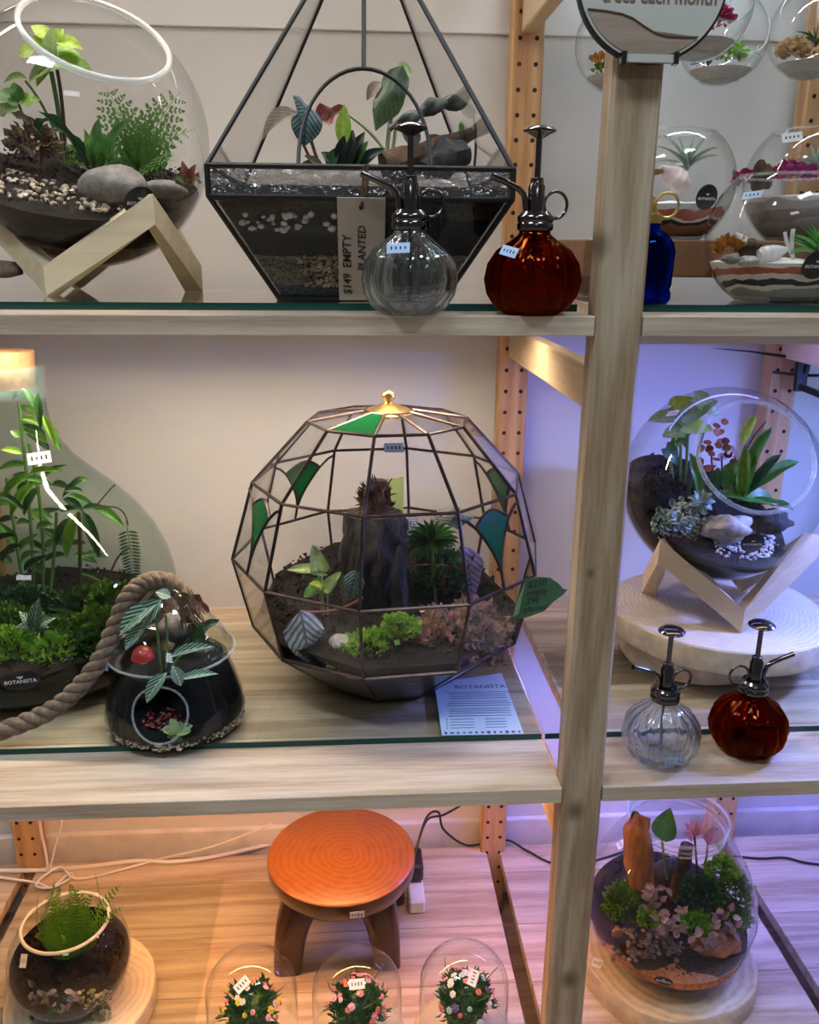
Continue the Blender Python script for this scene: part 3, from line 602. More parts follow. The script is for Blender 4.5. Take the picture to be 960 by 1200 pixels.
herb('pebble_green', None, None, 90, 0.0, 0.5, [(0.3, (0.06, 0.07, 0.02)), (0.5, (0.20, 0.20, 0.07)), (0.7, (0.36, 0.34, 0.18))])
slice_mat('ring_slice', (0.74, 0.64, 0.46), (0.30, 0.20, 0.11), 34)
layered('jar_soil', [(0.0, (0.10, 0.06, 0.04)), (0.25, (0.40, 0.13, 0.05)), (0.62, (0.013, 0.008, 0.006))], wob=.6, wscale=9, zmin=0.0, zmax=.085, gstr=.5)

def crumbs(parent, pts, r0=0.0015, r1=0.004, mat='crumb', name='crumbs'):
    mb = MB()
    for p in pts:
        r = random.uniform(r0, r1); q = [V((random.uniform(-1, 1), random.uniform(-1, 1), random.uniform(-1, 1))).normalized() * r + V(p) for _ in range(5)]; mb.add(q, [(0, 1, 2), (0, 2, 3), (0, 3, 1), (1, 2, 4), (2, 3, 4), (3, 1, 4)])
    o = mb.build(name, mat, parent, False); o['kind'] = 'stuff'; return o
herb('fern_bowl_green', (0.06, 0.22, 0.015), (0.17, 0.40, 0.03))
def under(child, part): child.parent = part; child.matrix_parent_inverse = part.matrix_local.inverted(); return child
GT, GM = ZT + 0.0072, ZM + 0.0072
def pen(s): return s * 1.1 / FPX
# ------------------------------------------------------------------ wood slice, stools, stands
def wood_slice(name, c, r, h, label, mat, cat='wood slice', wob=0.05, seed=1, side='slice_side', base=None):
    t = thing(name, c, label, cat); fn = lambda a_, z: 1 + wob * noise.noise(V((math.cos(a_) * 1.3 + seed, math.sin(a_) * 1.3, seed))) * 2
    x, y, z = c; mx = M.Translation(V(c))
    MB().lathe([(0, h), (r * 0.985, h), (r * 0.996, h - 0.002)], 64, mx, fn).build('top_face', mat, t)
    MB().lathe([(r * 0.996, h - 0.002), (r, h - 0.005), (r, 0.003), (r * 0.99, 0), (0, 0)], 64, mx, fn).build('rim', side, t)
    return t
plain('slice_side', (0.62, 0.52, 0.38), 0.8, vary=0.25, scale=45, bump=0.3)
def zigzag_stand(c2, z0, z1, rl, rh, a0, label, grp, th=0.026, skew=0.0):
    """three low feet and three high arms joined by square bars"""
    t = thing('bowl_stand', (c2[0], c2[1], z0), label, 'bowl stand', grp); P = []; hz = math.sqrt(rl * rl + rh * rh - rl * rh); lift = th * 0.5 * math.hypot(hz, z1 - z0 - th * .6) / hz
    for k in range(6):
        a_ = a0 + k * PI / 3; r = rl if k % 2 == 0 else rh; P.append(V((c2[0] + r * math.cos(a_), c2[1] + r * math.sin(a_), z0 + lift if k % 2 == 0 else z1)))
    for k in range(6):
        A, B = P[k], P[(k + 1) % 6]; ca = math.hypot(B.x - A.x, B.y - A.y) / (B - A).length; vs = []
        for Q in (A, B):
            r = V((Q.x - c2[0], Q.y - c2[1], 0)).normalized() * th * 0.42; z = V((0, 0, th * 0.5 / ca)); vs += [Q - r - z, Q + r - z, Q + r + z, Q - r + z]
        MB().add(vs, [(0, 1, 2, 3), (7, 6, 5, 4), (0, 4, 5, 1), (1, 5, 6, 2), (2, 6, 7, 3), (3, 7, 4, 0)]).build('bar', 'stand_wood', t, False)
    return t

# ------------------------------------------------------------------ upper shelf, left bay: tilted bowl on its stand
bc = PY(98, 163, 0.255); BR = 0.135
zigzag_stand((bc.x + 0.012, bc.y + 0.004), GT, 1.074, 0.095, 0.118, math.radians(-112), 'pale wooden zigzag stand under the fishbowl terrarium beside the pyramid', None, 0.0245)
v_ = (CAM - bc).normalized(); rt = v_.cross(UPV).normalized() * -1.0; upn = rt.cross(v_) * -1.0
if upn.z < 0: upn = -upn
if rt.x < 0: rt = -rt
bn = (v_ * 0.53 + upn * 0.82 + rt * 0.18).normalized()
t = thing('fishbowl_terrarium', (bc.x, bc.y, bc.z - BR), 'large clear fishbowl terrarium tipped on a pale stand beside the pyramid terrarium', 'terrarium')
glass_sphere(t, 'glass_bowl', bc, BR, bn, 0.072, bead=0.0032, rim='rim_glass')
gm = V((0.14, -0.34, 1)).normalized(); gh = -0.047
ground_in_sphere(t, 'soil', bc, BR * 0.982, gm, gh, 'soil_bowl', 0.012, 0.006, seed=2)
rc = BR * 0.93 * math.sin(math.acos(gh / BR))
pebbles(t, 'gravel', [p + gm * 0.008 for p in surf_pts(bc, gm, gh, rc, 170, sect=lambda x, y: -0.95 < y < -0.35 - 0.3 * x)], 0.002, 0.0042, 'pebble_mix')
crumbs(t, [p + gm * random.uniform(.002, .012) for p in surf_pts(bc, gm, gh, rc, 900)], .0015, .004)
hp = hit(163, 236, bc, BR); black_sticker(t, hp, hp - bc, 0.0165)
stone(PY(134, 219, 0.20), (0.036, 0.03, 0.022), 'smooth domed grey stone in the tipped fishbowl', 'stone_grey', 4, 0.15)
stone(PY(192, 222, 0.215), (0.026, 0.02, 0.010), 'flat grey stone at the low side of the tipped fishbowl', 'stone_grey', 9, 0.15)
def plant(name, px, py, Y, label, cat='plant', group=None): return thing(name, PY(px, py, Y), label, cat, group)
p = plant('pothos', 76, 195, 0.27, 'tall pothos with lime leaves reaching the fishbowl mouth')
px_stem(p, .27, [(76, 195), (70, 130), (60, 84)], 0.0028); px_stem(p, .27, [(77, 195), (76, 130), (67, 82)], 0.0022, 'stem_brown'); px_stem(p, .27, [(76, 192), (60, 130), (30, 95)], 0.0016)
for b, e, wd, mt, sh, fo in [((66, 66), (109, 88), 34, 'pothos', 'heart', 0.1), ((66, 50), (98, 58), 16, 'lime_leaf', 'ovate', .3), ((58, 82), (60, 32), 15, 'pale_leaf', 'lance', .3), ((56, 62), (34, 42), 18, 'lime_leaf', 'ovate', .2),
        ((60, 48), (36, 30), 16, 'lime_leaf', 'ovate', .2), ((40, 58), (22, 66), 17, 'lime_leaf', 'ovate', .2), ((58, 78), (34, 96), 17, 'pale_leaf', 'heart', .3), ((58, 82), (43, 102), 9, 'lime_leaf', 'lance', .3), ((32, 92), (4, 98), 11, 'pale_leaf', 'lance', .3), ((66, 46), (74, 34), 12, 'lime_leaf', 'ovate', .2)]:
    px_leaf(p, .262, b, e, wd, mt, sh, 0.08, fo)
p = plant('foliage_plant', 30, 190, 0.25, 'green and brown leafy plant against the left glass of the fishbowl')
for b, e, wd, mt in [((22, 122), (-4, 108), 20, 'green_leaf'), ((24, 122), (48, 117), 15, 'pothos'), ((22, 120), (16, 96), 14, 'green_leaf'), ((22, 126), (-6, 136), 17, 'pale_leaf'), ((40, 148), (12, 132), 10, 'brown_leaf'), ((50, 160), (74, 154), 9, 'brown_leaf'), ((48, 160), (28, 154), 9, 'brown_leaf'), ((46, 172), (72, 166), 9, 'underside'), ((40, 150), (60, 140), 9, 'deep_leaf'), ((30, 180), (8, 160), 9, 'brown_leaf'), ((40, 185), (22, 168), 9, 'underside'), ((52, 185), (54, 150), 9, 'red_leaf'), ((58, 175), (40, 140), 8, 'deep_leaf'), ((36, 176), (46, 160), 9, 'brown_leaf')]: px_leaf(p, .235, b, e, wd, mt, 'ovate', 0.1, 0.2, 0.2)
for q in ([(40, 192), (36, 160), (22, 122)], [(48, 192), (50, 170), (46, 150)]): px_stem(p, .24, q, 0.0016, 'stem_brown')
tuft(p, 'small_foliage', PY(40, 172, .245), (0.03, 0.025, 0.022), 150, 0.010, 'brown_mass')
p = plant('birds_nest_fern', 112, 200, 0.235, 'broad strap leaved fern at the middle of the fishbowl')
for b, e, wd, mt in [((112, 202), (116, 138), 17, 'green_leaf'), ((118, 202), (150, 140), 16, 'green_leaf'), ((108, 202), (86, 160), 12, 'deep_leaf'), ((100, 190), (44, 130), 11, 'deep_leaf'), ((112, 202), (98, 150), 10, 'pothos'), ((118, 202), (132, 158), 10, 'pothos'), ((108, 203), (90, 192), 9, 'pale_leaf'), ((118, 203), (126, 188), 9, 'pale_leaf')]: px_leaf(p, .235, b, e, wd, mt, 'lance', 0.12, 0.3, 0.2)
tuft(p, 'small_foliage', PY(108, 190, .25), (0.03, 0.02, 0.02), 140, 0.008, 'fern_green')
p = plant('lacy_fern', 162, 203, 0.25, 'lacy fern on the low side of the fishbowl')
for e, wd, Y in [((124, 100), 26, .25), ((212, 107), 26, .24), ((200, 128), 24, .22), ((140, 125), 24, .24), ((176, 140), 26, .22), ((226, 152), 20, .22), ((208, 190), 20, .2), ((190, 160), 24, .25), ((135, 165), 22, .23), ((175, 170), 22, .23)]:
    px_frond(p, .25, (162, 203), (e[0], e[1], Y), wd + 6, 'fern_green', 8, 3, 0.12)
p = plant('red_leaf_plant', 220, 216, 0.22, 'tiny red and green plant at the right glass of the fishbowl')
for e, mt in [((213, 188), 'red_leaf'), ((230, 192), 'red_leaf'), ((206, 208), 'green_leaf'), ((232, 208), 'brown_leaf'), ((222, 198), 'green_leaf')]: px_leaf(p, .21, (220, 216), e, 9, mt, 'ovate')
tuft(p, 'small_foliage', PY(222, 214, .215), (0.014, 0.012, 0.012), 60, 0.007, 'brown_mass')
# rope end at the far left
o = MB().tube([PY(-30, 318, .24), PY(-10, 314, .24), PY(10, 316, .23), PY(24, 315, .23)], [.010, .010, .009, .007], 12, fn=lambda i, a_: 1 + 0.12 * math.cos(3 * a_ + i * 1.5)).build('rope_end', 'rope', origin=PY(0, 318, .24))
tag(o, 'frayed brown rope end lying on glass left of the fishbowl stand', 'rope')

# ------------------------------------------------------------------ pyramid terrarium
cx, cy = 0.012, 0.186
hwF, zb0, zb1 = 0.1385, PY(420, 232, 0.048).z, PY(420, 196, 0.048).z
Pc = lambda s_, z, hw, hd=None: V((cx + s_[0] * hw, cy + s_[1] * (hd if hd is not None else hw), z))
CN = [(-1, -1), (1, -1), (1, 1), (-1, 1)]
apex = V((cx + 0.006, cy, zb1 + 0.255)); hb = 0.083
yF = cy - hwF
t = thing('pyramid_terrarium', (cx, cy, GT), 'leaded glass pyramid terrarium with arched opening and rippled band', 'terrarium')
lead = []
def pane(parent, pts, mat, name='pane', th=0.0016):
    pts = [V(q) for q in pts]; nr = (pts[1] - pts[0]).cross(pts[2] - pts[0]).normalized() * th * 0.5; k = len(pts)
    vs = [q + nr for q in pts] + [q - nr for q in pts]; fs = [tuple(range(k)), tuple(range(2 * k - 1, k - 1, -1))] + [(i, (i + 1) % k, k + (i + 1) % k, k + i) for i in range(k)]
    return MB().add(vs, fs).build(name, mat, parent, False)
T1 = [Pc(q, zb1, hwF) for q in CN]; T0 = [Pc(q, zb0, hwF) for q in CN]; TB = [Pc(q, GT + 0.002, hb) for q in CN]
# arch in the front face
def fface(u, v): return T1[0].lerp(T1[1], u).lerp(apex, v)
ax0, ax1, av = (345 - 237) / 368.0, (505 - 237) / 368.0, 0.0
arch = []
vtop = (PY(424, 82, yF + 0.055).z - zb1) / (apex.z - zb1)
for i in range(25):
    a_ = PI * i / 24; X = cx + hwF * (2 * (0.5 * (ax0 + ax1)) - 1) - (ax1 - ax0) * hwF * math.cos(a_); v = vtop * math.sin(a_) ** 0.9
    arch.append(V((X, 0, zb1 + v * (apex.z - zb1)))); arch[-1].y = yF + (cy - yF) * v
mid = arch[12]
pane(t, [T1[0]] + arch[:13] + [apex], 'pane_glass'); pane(t, arch[12:] + [T1[1], apex], 'pane_glass')
for k in (1, 2, 3): pane(t, [T1[k], T1[(k + 1) % 4], apex], 'pane_glass')
for k in range(4): pane(t, [T0[k], T0[(k + 1) % 4], T1[(k + 1) % 4], T1[k]], 'rolled_glass', 'rippled_pane')
for k in range(4): pane(t, [TB[k], TB[(k + 1) % 4], T0[(k + 1) % 4], T0[k]], 'pane_glass')
pane(t, TB, 'grey_glass', 'base_pane')
mb = MB()
for k in range(4):
    j = (k + 1) % 4
    for A, B, r in [(T1[k], apex, .0024), (T1[k], T1[j], .0026), (T0[k], T0[j], .0026), (T0[k], T1[k], .0028), (TB[k], T0[k], .0026), (TB[k], TB[j], .0026)]: mb.tube([A, B], r, 6)
mb.tube(arch, 0.0019, 6); mb.tube([mid, apex], 0.0022, 6)
mb.build('lead_frame', 'lead_black', t)
f = 0.955; zs1 = zb0 + 0.010; mb = MB()
zz = [GT + 0.004, zb0, zs1]; hh = [hb * 0.96, hwF * 0.965, hwF * 0.965]
rows = []
for z, h_ in zip(zz, hh): rows.append([V((cx + q[0] * h_, cy + q[1] * h_, z)) for q in CN])
mb.add([q for r_ in rows for q in r_], [(0, 1, 5, 4), (1, 2, 6, 5), (2, 3, 7, 6), (3, 0, 4, 7), (4, 5, 9, 8), (5, 6, 10, 9), (6, 7, 11, 10), (7, 4, 8, 11), (3, 2, 1, 0), (8, 9, 10, 11)])
mb.build('soil', 'soil_pyramid', t, False)
def lowface(u, z, out=0.002): h_ = hb + (hwF - hb) * (z - GT) / (zb0 - GT); return V((cx + u * h_ * 0.97, cy - h_ * 0.983, z))
pebbles(t, 'white_pebbles', [lowface(random.uniform(-0.95, -0.05), zb0 - random.choice([.014, .019, .022, .025]) - random.uniform(0, .004)) for _ in range(34)], 0.0018, 0.0045, 'pebble_white')
pebbles(t, 'gravel', [lowface(random.uniform(-0.62, 0.0), GT + random.uniform(0.014, 0.043)) for _ in range(330)], 0.0011, 0.0024, 'pebble_mix')
price_sticker(t, fface(0.47, 0.66) + V((-0.006, -0.003, 0.004)), V((0, -1, 0.5)), UPV, 0.016, 0.010, 'paper_blue', -0.3)
# hanging tag
tg = thing('price_tag', PY(424, 232, yF - 0.004), 'cream card price tag hung from the pyramid terrarium', 'price tag')
A, B, C_, D = lowface(-0.205, zb0 + 0.002), lowface(0.175, zb0 + 0.002), lowface(0.28, GT + 0.003), lowface(-0.30, GT + 0.003)
off = V((0, -0.0055, -0.002)); wT = PY(452, 236, yF - .006).x - PY(395, 236, yF - .006).x
xl = PY(395, 236, yF - .006).x
A, B, C_, D = V((xl, A.y, A.z)) + off, V((xl + wT, A.y, A.z)) + off, V((xl + wT, D.y, D.z)) + off, V((xl, D.y, D.z)) + off
plain('card_cream', (0.66, 0.55, 0.44), 0.8, vary=0.06, scale=25)
card = pane(tg, [D, C_, B, A], 'card_cream', 'card', 0.0008)
ex = (B - A).normalized(); ey = (A - D).normalized(); ez = ex.cross(ey)
def tagmx(u, v, rot=0): m = M((ex, ey, ez)).transposed().to_4x4(); m.translation = D + ex * wT * u + (A - D) * v + ez * 0.0012; return m @ M.Rotation(rot, 4, 'Z')
text('handwriting', '$149  EMPTY', 0.0115, tagmx(0.2, 0.36, PI / 2), 'ink', tg, 0.1, 1.0); text('handwriting', 'PLANTED', 0.0105, tagmx(0.52, 0.53, PI / 2), 'ink', tg, 0.1, 1.05)
MB().lathe([(0, .0006), (.0022, .0006), (.0022, 0)], 12, tagmx(0.5, 0.92)).build('punched_hole', 'hole_dark', tg)
mb = MB(); H_ = tagmx(0.5, 0.92).translation
mb.tube([H_, H_ + V((0.001, -0.002, 0.012)), H_ + V((0.002, -0.001, 0.03)), V((H_.x + .003, yF - 0.004, zb1 + 0.002))], 0.0013, 6); mb.tube([H_, H_ + V((0.004, -0.002, 0.012)), V((H_.x + .006, yF - 0.004, zb1 + 0.002))], 0.0013, 6)
mb.build('string', 'rope_dark', tg)
# pyramid plants
Yp = 0.16
p = plant('begonia', 372, 198, Yp, 'ribbed silver begonia leaning left inside the pyramid terrarium')
px_leaf(p, Yp, (364, 140), (343, 112, Yp - .02), 30, 'teal_leaf', 'heart', 0.1, -0.3, .1); px_leaf(p, Yp - .01, (362, 125), (356, 172), 34, 'teal_leaf', 'ovate', 0.12, -0.2, .1); px_leaf(p, Yp - .015, (350, 132), (308, 164), 18, 'underside', 'lance', 0.2, 0.3)
px_leaf(p, Yp + .02, (366, 140), (404, 124), 22, 'red_leaf', 'ovate', -0.2, 0.4, .3)
px_stem(p, Yp, [(376, 198), (368, 178), (361, 150)], 0.0018, 'stem_red'); px_stem(p, Yp, [(370, 198), (362, 184), (355, 168)], 0.0016, 'stem_red')
p = plant('dark_leaf_plant', 405, 199, Yp, 'cluster of near black leaves at the pyramid opening')
for b, e, wd, mt in [((402, 199), (414, 152), 24, 'black_leaf'), ((410, 199), (428, 154), 16, 'black_leaf'), ((414, 199), (432, 165), 13, 'green_leaf'), ((396, 199), (376, 178), 16, 'black_leaf'), ((386, 199), (396, 172), 14, 'deep_leaf'), ((420, 199), (452, 174), 15, 'black_leaf'), ((380, 199), (352, 192), 12, 'deep_leaf'), ((378, 200), (356, 182), 10, 'brown_leaf'), ((402, 172), (404, 122), 17, 'lime_leaf')]: px_leaf(p, Yp - .01, b, e, wd, mt, 'ovate', .08, .3)
p = plant('green_leaf_plant', 455, 198, Yp + .02, 'plant with one large drooping green leaf in the pyramid terrarium')
px_stem(p, Yp + .02, [(452, 198), (454, 160), (460, 125)], 0.0024, 'stem_pale'); px_stem(p, Yp + .02, [(454, 182), (435, 150), (404, 132)], 0.0016, 'stem_pale'); px_stem(p, Yp + .02, [(458, 190), (462, 170), (464, 148)], 0.0018, 'stem_pale')
px_leaf(p, Yp + .01, (472, 76), (440, 154), 34, 'olive_leaf', 'ovate', 0.1, -0.25, .15); px_leaf(p, Yp + .02, (446, 96), (430, 118), 14, 'underside', 'ovate'); px_leaf(p, Yp + .02, (462, 78), (484, 88), 16, 'pale_leaf', 'ovate')
p = plant('twisted_leaf_plant', 556, 196, Yp + .01, 'plant with a long twisted grey leaf in the pyramid terrarium')
tw = [PY(456, 150, Yp - .02), PY(478, 140, Yp - .02), PY(500, 127, Yp - .01), PY(522, 119, Yp), PY(542, 122, Yp + .01), PY(555, 136, Yp + .01)]
pts = [tw[i].lerp(tw[i + 1], k / 14) for i in range(5) for k in range(14)] + [tw[-1]]
leafmat('bark_leafgrey', (0.11, 0.12, 0.10), None, vary=0.5); MB().tube(pts, [0.003 + 0.0032 * math.sin(PI * (i + 4) / 80) for i in range(len(pts))], 14, fn=lambda i, a_: 1 + 0.42 * math.cos(2 * a_ + i * 0.34)).build('leaf', 'bark_leafgrey', p)
px_stem(p, Yp + .01, [(555, 136), (560, 160), (556, 196)], 0.0014, 'stem_brown'); px_leaf(p, Yp - .01, (488, 172), (474, 146), 20, 'bark_leafgrey', 'round'); px_leaf(p, Yp + .05, (540, 172), (541, 140), 6, 'green_leaf', 'strap'); px_leaf(p, Yp, (500, 170), (515, 158), 12, 'brown_leaf')
def log(name, pts, rads, mat, label, n=14, jag=0.3, cat='driftwood', seed=0):
    t_ = thing(name, pts[0], label, cat)
    q = []; R = []
    for i in range(len(pts) - 1):
        for k in range(6): q.append(V(pts[i]).lerp(V(pts[i + 1]), k / 6)); R.append(rads[i] + (rads[i + 1] - rads[i]) * k / 6)
    q.append(V(pts[-1])); R.append(rads[-1])
    MB().tube(q, R, n, fn=lambda i, a_: 1 + jag * noise.noise(V((math.cos(a_) * 2.2 + seed, math.sin(a_) * 2.2, i * 0.22))) + jag * 0.5 * noise.noise(V((math.cos(a_) * 6, math.sin(a_) * 6, i * 0.5 + seed)))).build('wood', mat, t_)
    return t_
log('driftwood', [PY(452, 200, .15), PY(500, 182, .16), PY(554, 156, .17)], [0.018, 0.014, 0.006], 'bark', 'rough brown driftwood leaning up inside the pyramid terrarium', seed=3)
log('driftwood', [PY(498, 200, .13), PY(520, 186, .14), PY(545, 178, .15)], [0.010, 0.017, 0.012], 'bark_dark', 'dark flat bark behind the pump bottle in the pyramid terrarium', seed=8)

# ------------------------------------------------------------------ pump sprayers
def sprayer(base, turn, glassm, label, s=1.0, stick=None, lean=0.0):
    t = thing('pump_sprayer', base, label, 'spray bottle', 'ribbed pump sprayers'); B = M.Translation(V(base)) @ M.Rotation(turn, 4, 'Z') @ M.Scale(s, 4)
    rib = lambda a_, z: 1 + (0.11 * abs(math.cos(a_ * 7)) if 0.004 < z < 0.066 else 0)
    out = [(0, 0.002), (0.018, 0.0015), (0.024, 0.0), (0.031, 0.006), (0.038, 0.018), (0.0405, 0.031), (0.038, 0.045), (0.031, 0.057), (0.021, 0.066), (0.0145, 0.071), (0.0135, 0.078)]
    inn = [(0.0115, 0.078), (0.0125, 0.070), (0.019, 0.0645), (0.029, 0.055), (0.0355, 0.044), (0.038, 0.031), (0.0355, 0.019), (0.029, 0.009), (0.018, 0.006), (0, 0.006)]
    MB().lathe(out + inn, 96, B, rib).build('bottle', glassm, t)
    MB().lathe([(0, .074), (.0155, .074), (.0165, .076), (.0165, .0795), (.0155, .081), (.0165, .0825), (.0165, .086), (.0145, .088), (.0125, .0905), (0, .0905)], 32, B).build('collar', 'chrome_dark', t)
    MB().lathe([(0, .09), (.0075, .09), (.0075, .112), (.006, .114), (.0058, .1185), (.004, .1195), (0, .1195)], 20, B).build('pump_barrel', 'chrome_dark', t)
    MB().lathe([(0, .118), (.0028, .118), (.0028, .152), (0, .152)], 14, B).build('plunger_rod', 'chrome_dark', t)
    MB().lathe([(0, .151), (.004, .1515), (.009, .1545), (.0145, .1565), (.0148, .158), (.012, .1605), (.006, .162), (0, .1625)], 28, B).build('plunger_knob', 'chrome_dark', t)
    MB().lathe([(0, .008), (.0018, .008), (.0018, .076), (0, .076)], 8, B).build('dip_tube', 'chrome_dark', t)
    pts = [(.009, 0, .088), (.0105, 0, .098), (.0125, 0, .105), (.018, 0, .1095), (.030, 0, .1145), (.044, 0, .1195)]
    sp = MB().tube([B @ V(q) for q in pts], 0.0029 * s, 10).build('spout', 'chrome_dark', t)
    tip = MB().tube([B @ V(q) for q in [(.043, 0, .1191), (.0465, 0, .1204), (.047, 0, .1206), (.051, 0, .122)]], [.0052 * s, .0052 * s, .0036 * s, .0032 * s], 12).build('nozzle', 'chrome', t); under(tip, sp)
    MB().tube([B @ V((-.0195 + .0115 * math.cos(a_), 0, .0965 + .0115 * math.sin(a_))) for a_ in [2 * PI * k / 28 for k in range(29)]], 0.0015 * s, 8).build('finger_ring', 'chrome_dark', t)
    if stick: price_sticker(t, *stick)
    return t
def on_shelf(px, z, Y): r = PY(px, 300, Y); return V((r.x, Y, z))
def spr(px, py, Y, z):
    q = PZ(px, py, z); return V((PY(px, py, Y).x, Y, z))
b1 = spr(480, 330, 0.020, ZT); b2 = spr(624, 330, 0.024, ZT)
sprayer(b1, math.radians(190), 'spray_clear', 'clear ribbed pump sprayer in front of the pyramid terrarium', 1.0, (PY(467, 291, b1.y - 0.037), V((-.25, -1, .45)), UPV, 0.02, 0.009, 'paper_blue', 0.05))
sprayer(b2, math.radians(194), 'spray_amber', 'amber ribbed pump sprayer beside the post on the upper shelf', 1.0, (PY(597, 295, b2.y - 0.030), V((-.65, -1, .55)), UPV, 0.016, 0.009, 'paper_blue', -0.25))
b3 = V((PZ(768, 880, ZM).x, 0.056, ZM)); b4 = V((PZ(869, 872, ZM).x, 0.067, ZM))
sprayer(b3, math.radians(192), 'spray_clear', 'clear ribbed pump sprayer in front of the wood slice pedestal', 1.0, (b3 + V((0.004, -0.0335, 0.016)), V((0.1, -1, -.3)), UPV, 0.02, 0.014, 'paper_blue', 0.1))
sprayer(b4, math.radians(4), 'spray_amber', 'amber ribbed pump sprayer in front of the wood slice pedestal', 1.0)
layered('soil_dark', [(0.0, (0.012, 0.010, 0.010)), (0.4, (0.007, 0.007, 0.008))], zmin=0, zmax=.08, gstr=0.6)
layered('dome_soil', [(0.0, (0.009, 0.006, 0.004)), (0.5, (0.012, 0.008, 0.005))], gstr=.6)
plain('ink_blue', (.06, .11, .19), .6)
# ------------------------------------------------------------------ middle shelf: large corked bottle
dx, dy = PY(20, 500, 0.34).x, 0.335
t = thing('corked_bottle_terrarium', (dx, dy, GM), 'large green glass demijohn terrarium with cork stopper', 'terrarium')
zl = PY(20, 432, dy - 0.03).z
prof = [(0, .004), (.12, .002), (.155, .004), (.175, .02), (.184, .05), (.187, .085), (.184, .12), (.176, .15), (.161, .182), (.140, .212), (.116, .238), (.090, .262), (.066, .286), (.050, .310), (.043, .33), (.041, .345), (.040, zl - GM - 0.045)]
DM = M.Translation((dx, dy, GM)); zn = zl - GM
MB().lathe(prof, 80, DM).build('glass_body', 'green_glass', t)
MB().lathe([(.040, zn - .045), (.042, zn - .040), (.044, zn - .034), (.042, zn - .028), (.040, zn - .024), (.042, zn - .020), (.0435, zn - .010), (.0425, zn - .002), (.039, zn), (.033, zn - .002), (.033, zn - .04)], 56, DM).build('bottle_neck', 'thread_green', t)
MB().lathe([(0, zn - .028), (.029, zn - .028), (.033, zn + .0165), (.0325, zn + .018), (0, zn + .018)], 40, DM).build('cork', 'cork', t)
g = MB().lathe([(0, .006), (.15, .006), (.172, .022), (.181, .05), (.182, .06), (.15, .075), (.1, .085), (0, .09)], 56, DM); g.v = [(x, y, z + (0.012 * noise.noise(V((x * 18, y * 18, 0))) if z > GM + .055 else 0)) for x, y, z in g.v]; g.build('soil', 'soil_jar', t); crumbs(t, [V((dx + .17 * r_ * math.cos(a_), dy + .17 * r_ * math.sin(a_), GM + .062 + .026 * (1 - r_) + random.uniform(0, .012))) for r_, a_ in [(math.sqrt(random.random()), random.uniform(0, 2 * PI)) for _ in range(900)]], .002, .005)
q = PY(46, 537, dy - 0.115); price_sticker(t, q, V((0.25, -1, 0.75)), UPV, 0.026, 0.015, turn=0.1)
def lathe_hit(px, py, R): return hit(px, py, V((dx, dy, PY(px, py, dy - R).z)), R)
hp = lathe_hit(24, 797, .184); black_sticker(t, hp, V((hp.x - dx, hp.y - dy, 0.0)), 0.022, squash=.6)
p = plant('parlour_palm', 42, 740, dy, 'leafy palm filling the corked bottle up to its neck')
for pts in ([(40, 745), (42, 640), (22, 470)], [(46, 745), (60, 620), (34, 520)], [(36, 745), (20, 640), (8, 560)], [(50, 745), (64, 680), (66, 600)]): px_stem(p, dy - .02, pts, 0.0024, 'stem_green')
Lf = [((36, 448), (14, 470), 9), ((40, 470), (18, 462), 9), ((46, 488), (18, 475), 9), ((50, 500), (20, 490), 9), ((54, 512), (22, 497), 9), ((56, 520), (24, 502), 9), ((58, 528), (30, 508), 9), ((28, 455), (42, 480), 8), ((44, 460), (48, 505), 8), ((50, 486), (66, 525), 9), ((52, 495), (70, 522), 9), ((58, 505), (72, 530), 8),
      ((26, 532), (0, 527), 9), ((32, 545), (-4, 552), 10), ((36, 556), (2, 585), 12), ((42, 565), (12, 608), 12), ((46, 570), (28, 605), 10), ((52, 560), (80, 545), 9), ((34, 556), (74, 552), 8), ((24, 512), (12, 505), 10),
      ((90, 600), (78, 655), 13), ((96, 598), (116, 655), 13), ((84, 606), (66, 640), 11), ((70, 600), (100, 596), 9), ((60, 620), (30, 600), 9), ((62, 630), (92, 612), 9), ((20, 640), (-6, 610), 10), ((20, 650), (46, 625), 10), ((14, 660), (-8, 650), 9), ((28, 670), (60, 650), 9), ((112, 596), (146, 618), 12), ((114, 596), (134, 600), 8)]
for b, e, wd in Lf: px_leaf(p, dy - .03 + random.uniform(-.05, .05), b, e, wd, random.choice(['green_leaf', 'green_leaf', 'deep_leaf', 'pothos']), 'lance', 0.08, 0.25)
for _ in range(46):
    x, y = random.uniform(-8, 105), random.uniform(560, 715); d_ = random.choice([-1, 1]); Yq = dy + random.uniform(-.09, .08); px_leaf(p, Yq, (x, y), (x + d_ * random.uniform(18, 36), y + random.uniform(-14, 22), Yq + random.uniform(-.02, .02)), random.uniform(7, 11), random.choice(['green_leaf', 'deep_leaf', 'deep_leaf']), 'lance', 0.1, 0.25)
px_stem(p, dy, [(92, 700), (96, 650), (92, 600)], 0.003, 'stem_brown'); px_stem(p, dy - .06, [(110, 596), (140, 560), (134, 570)], 0.001, 'stem_brown')
p = plant('button_fern', 150, 665, dy - .03, 'dangling dark fern frond along the right wall of the corked bottle')
px_frond(p, dy - .06, (148, 610), (158, 690), 26, 'fern_dark', 18, 0, 0.1); px_stem(p, dy - .06, [(112, 597), (146, 585), (150, 615)], 0.0011, 'stem_brown'); px_stem(p, dy - .06, [(152, 642), (130, 650), (124, 700)], 0.0013, 'stem_brown')
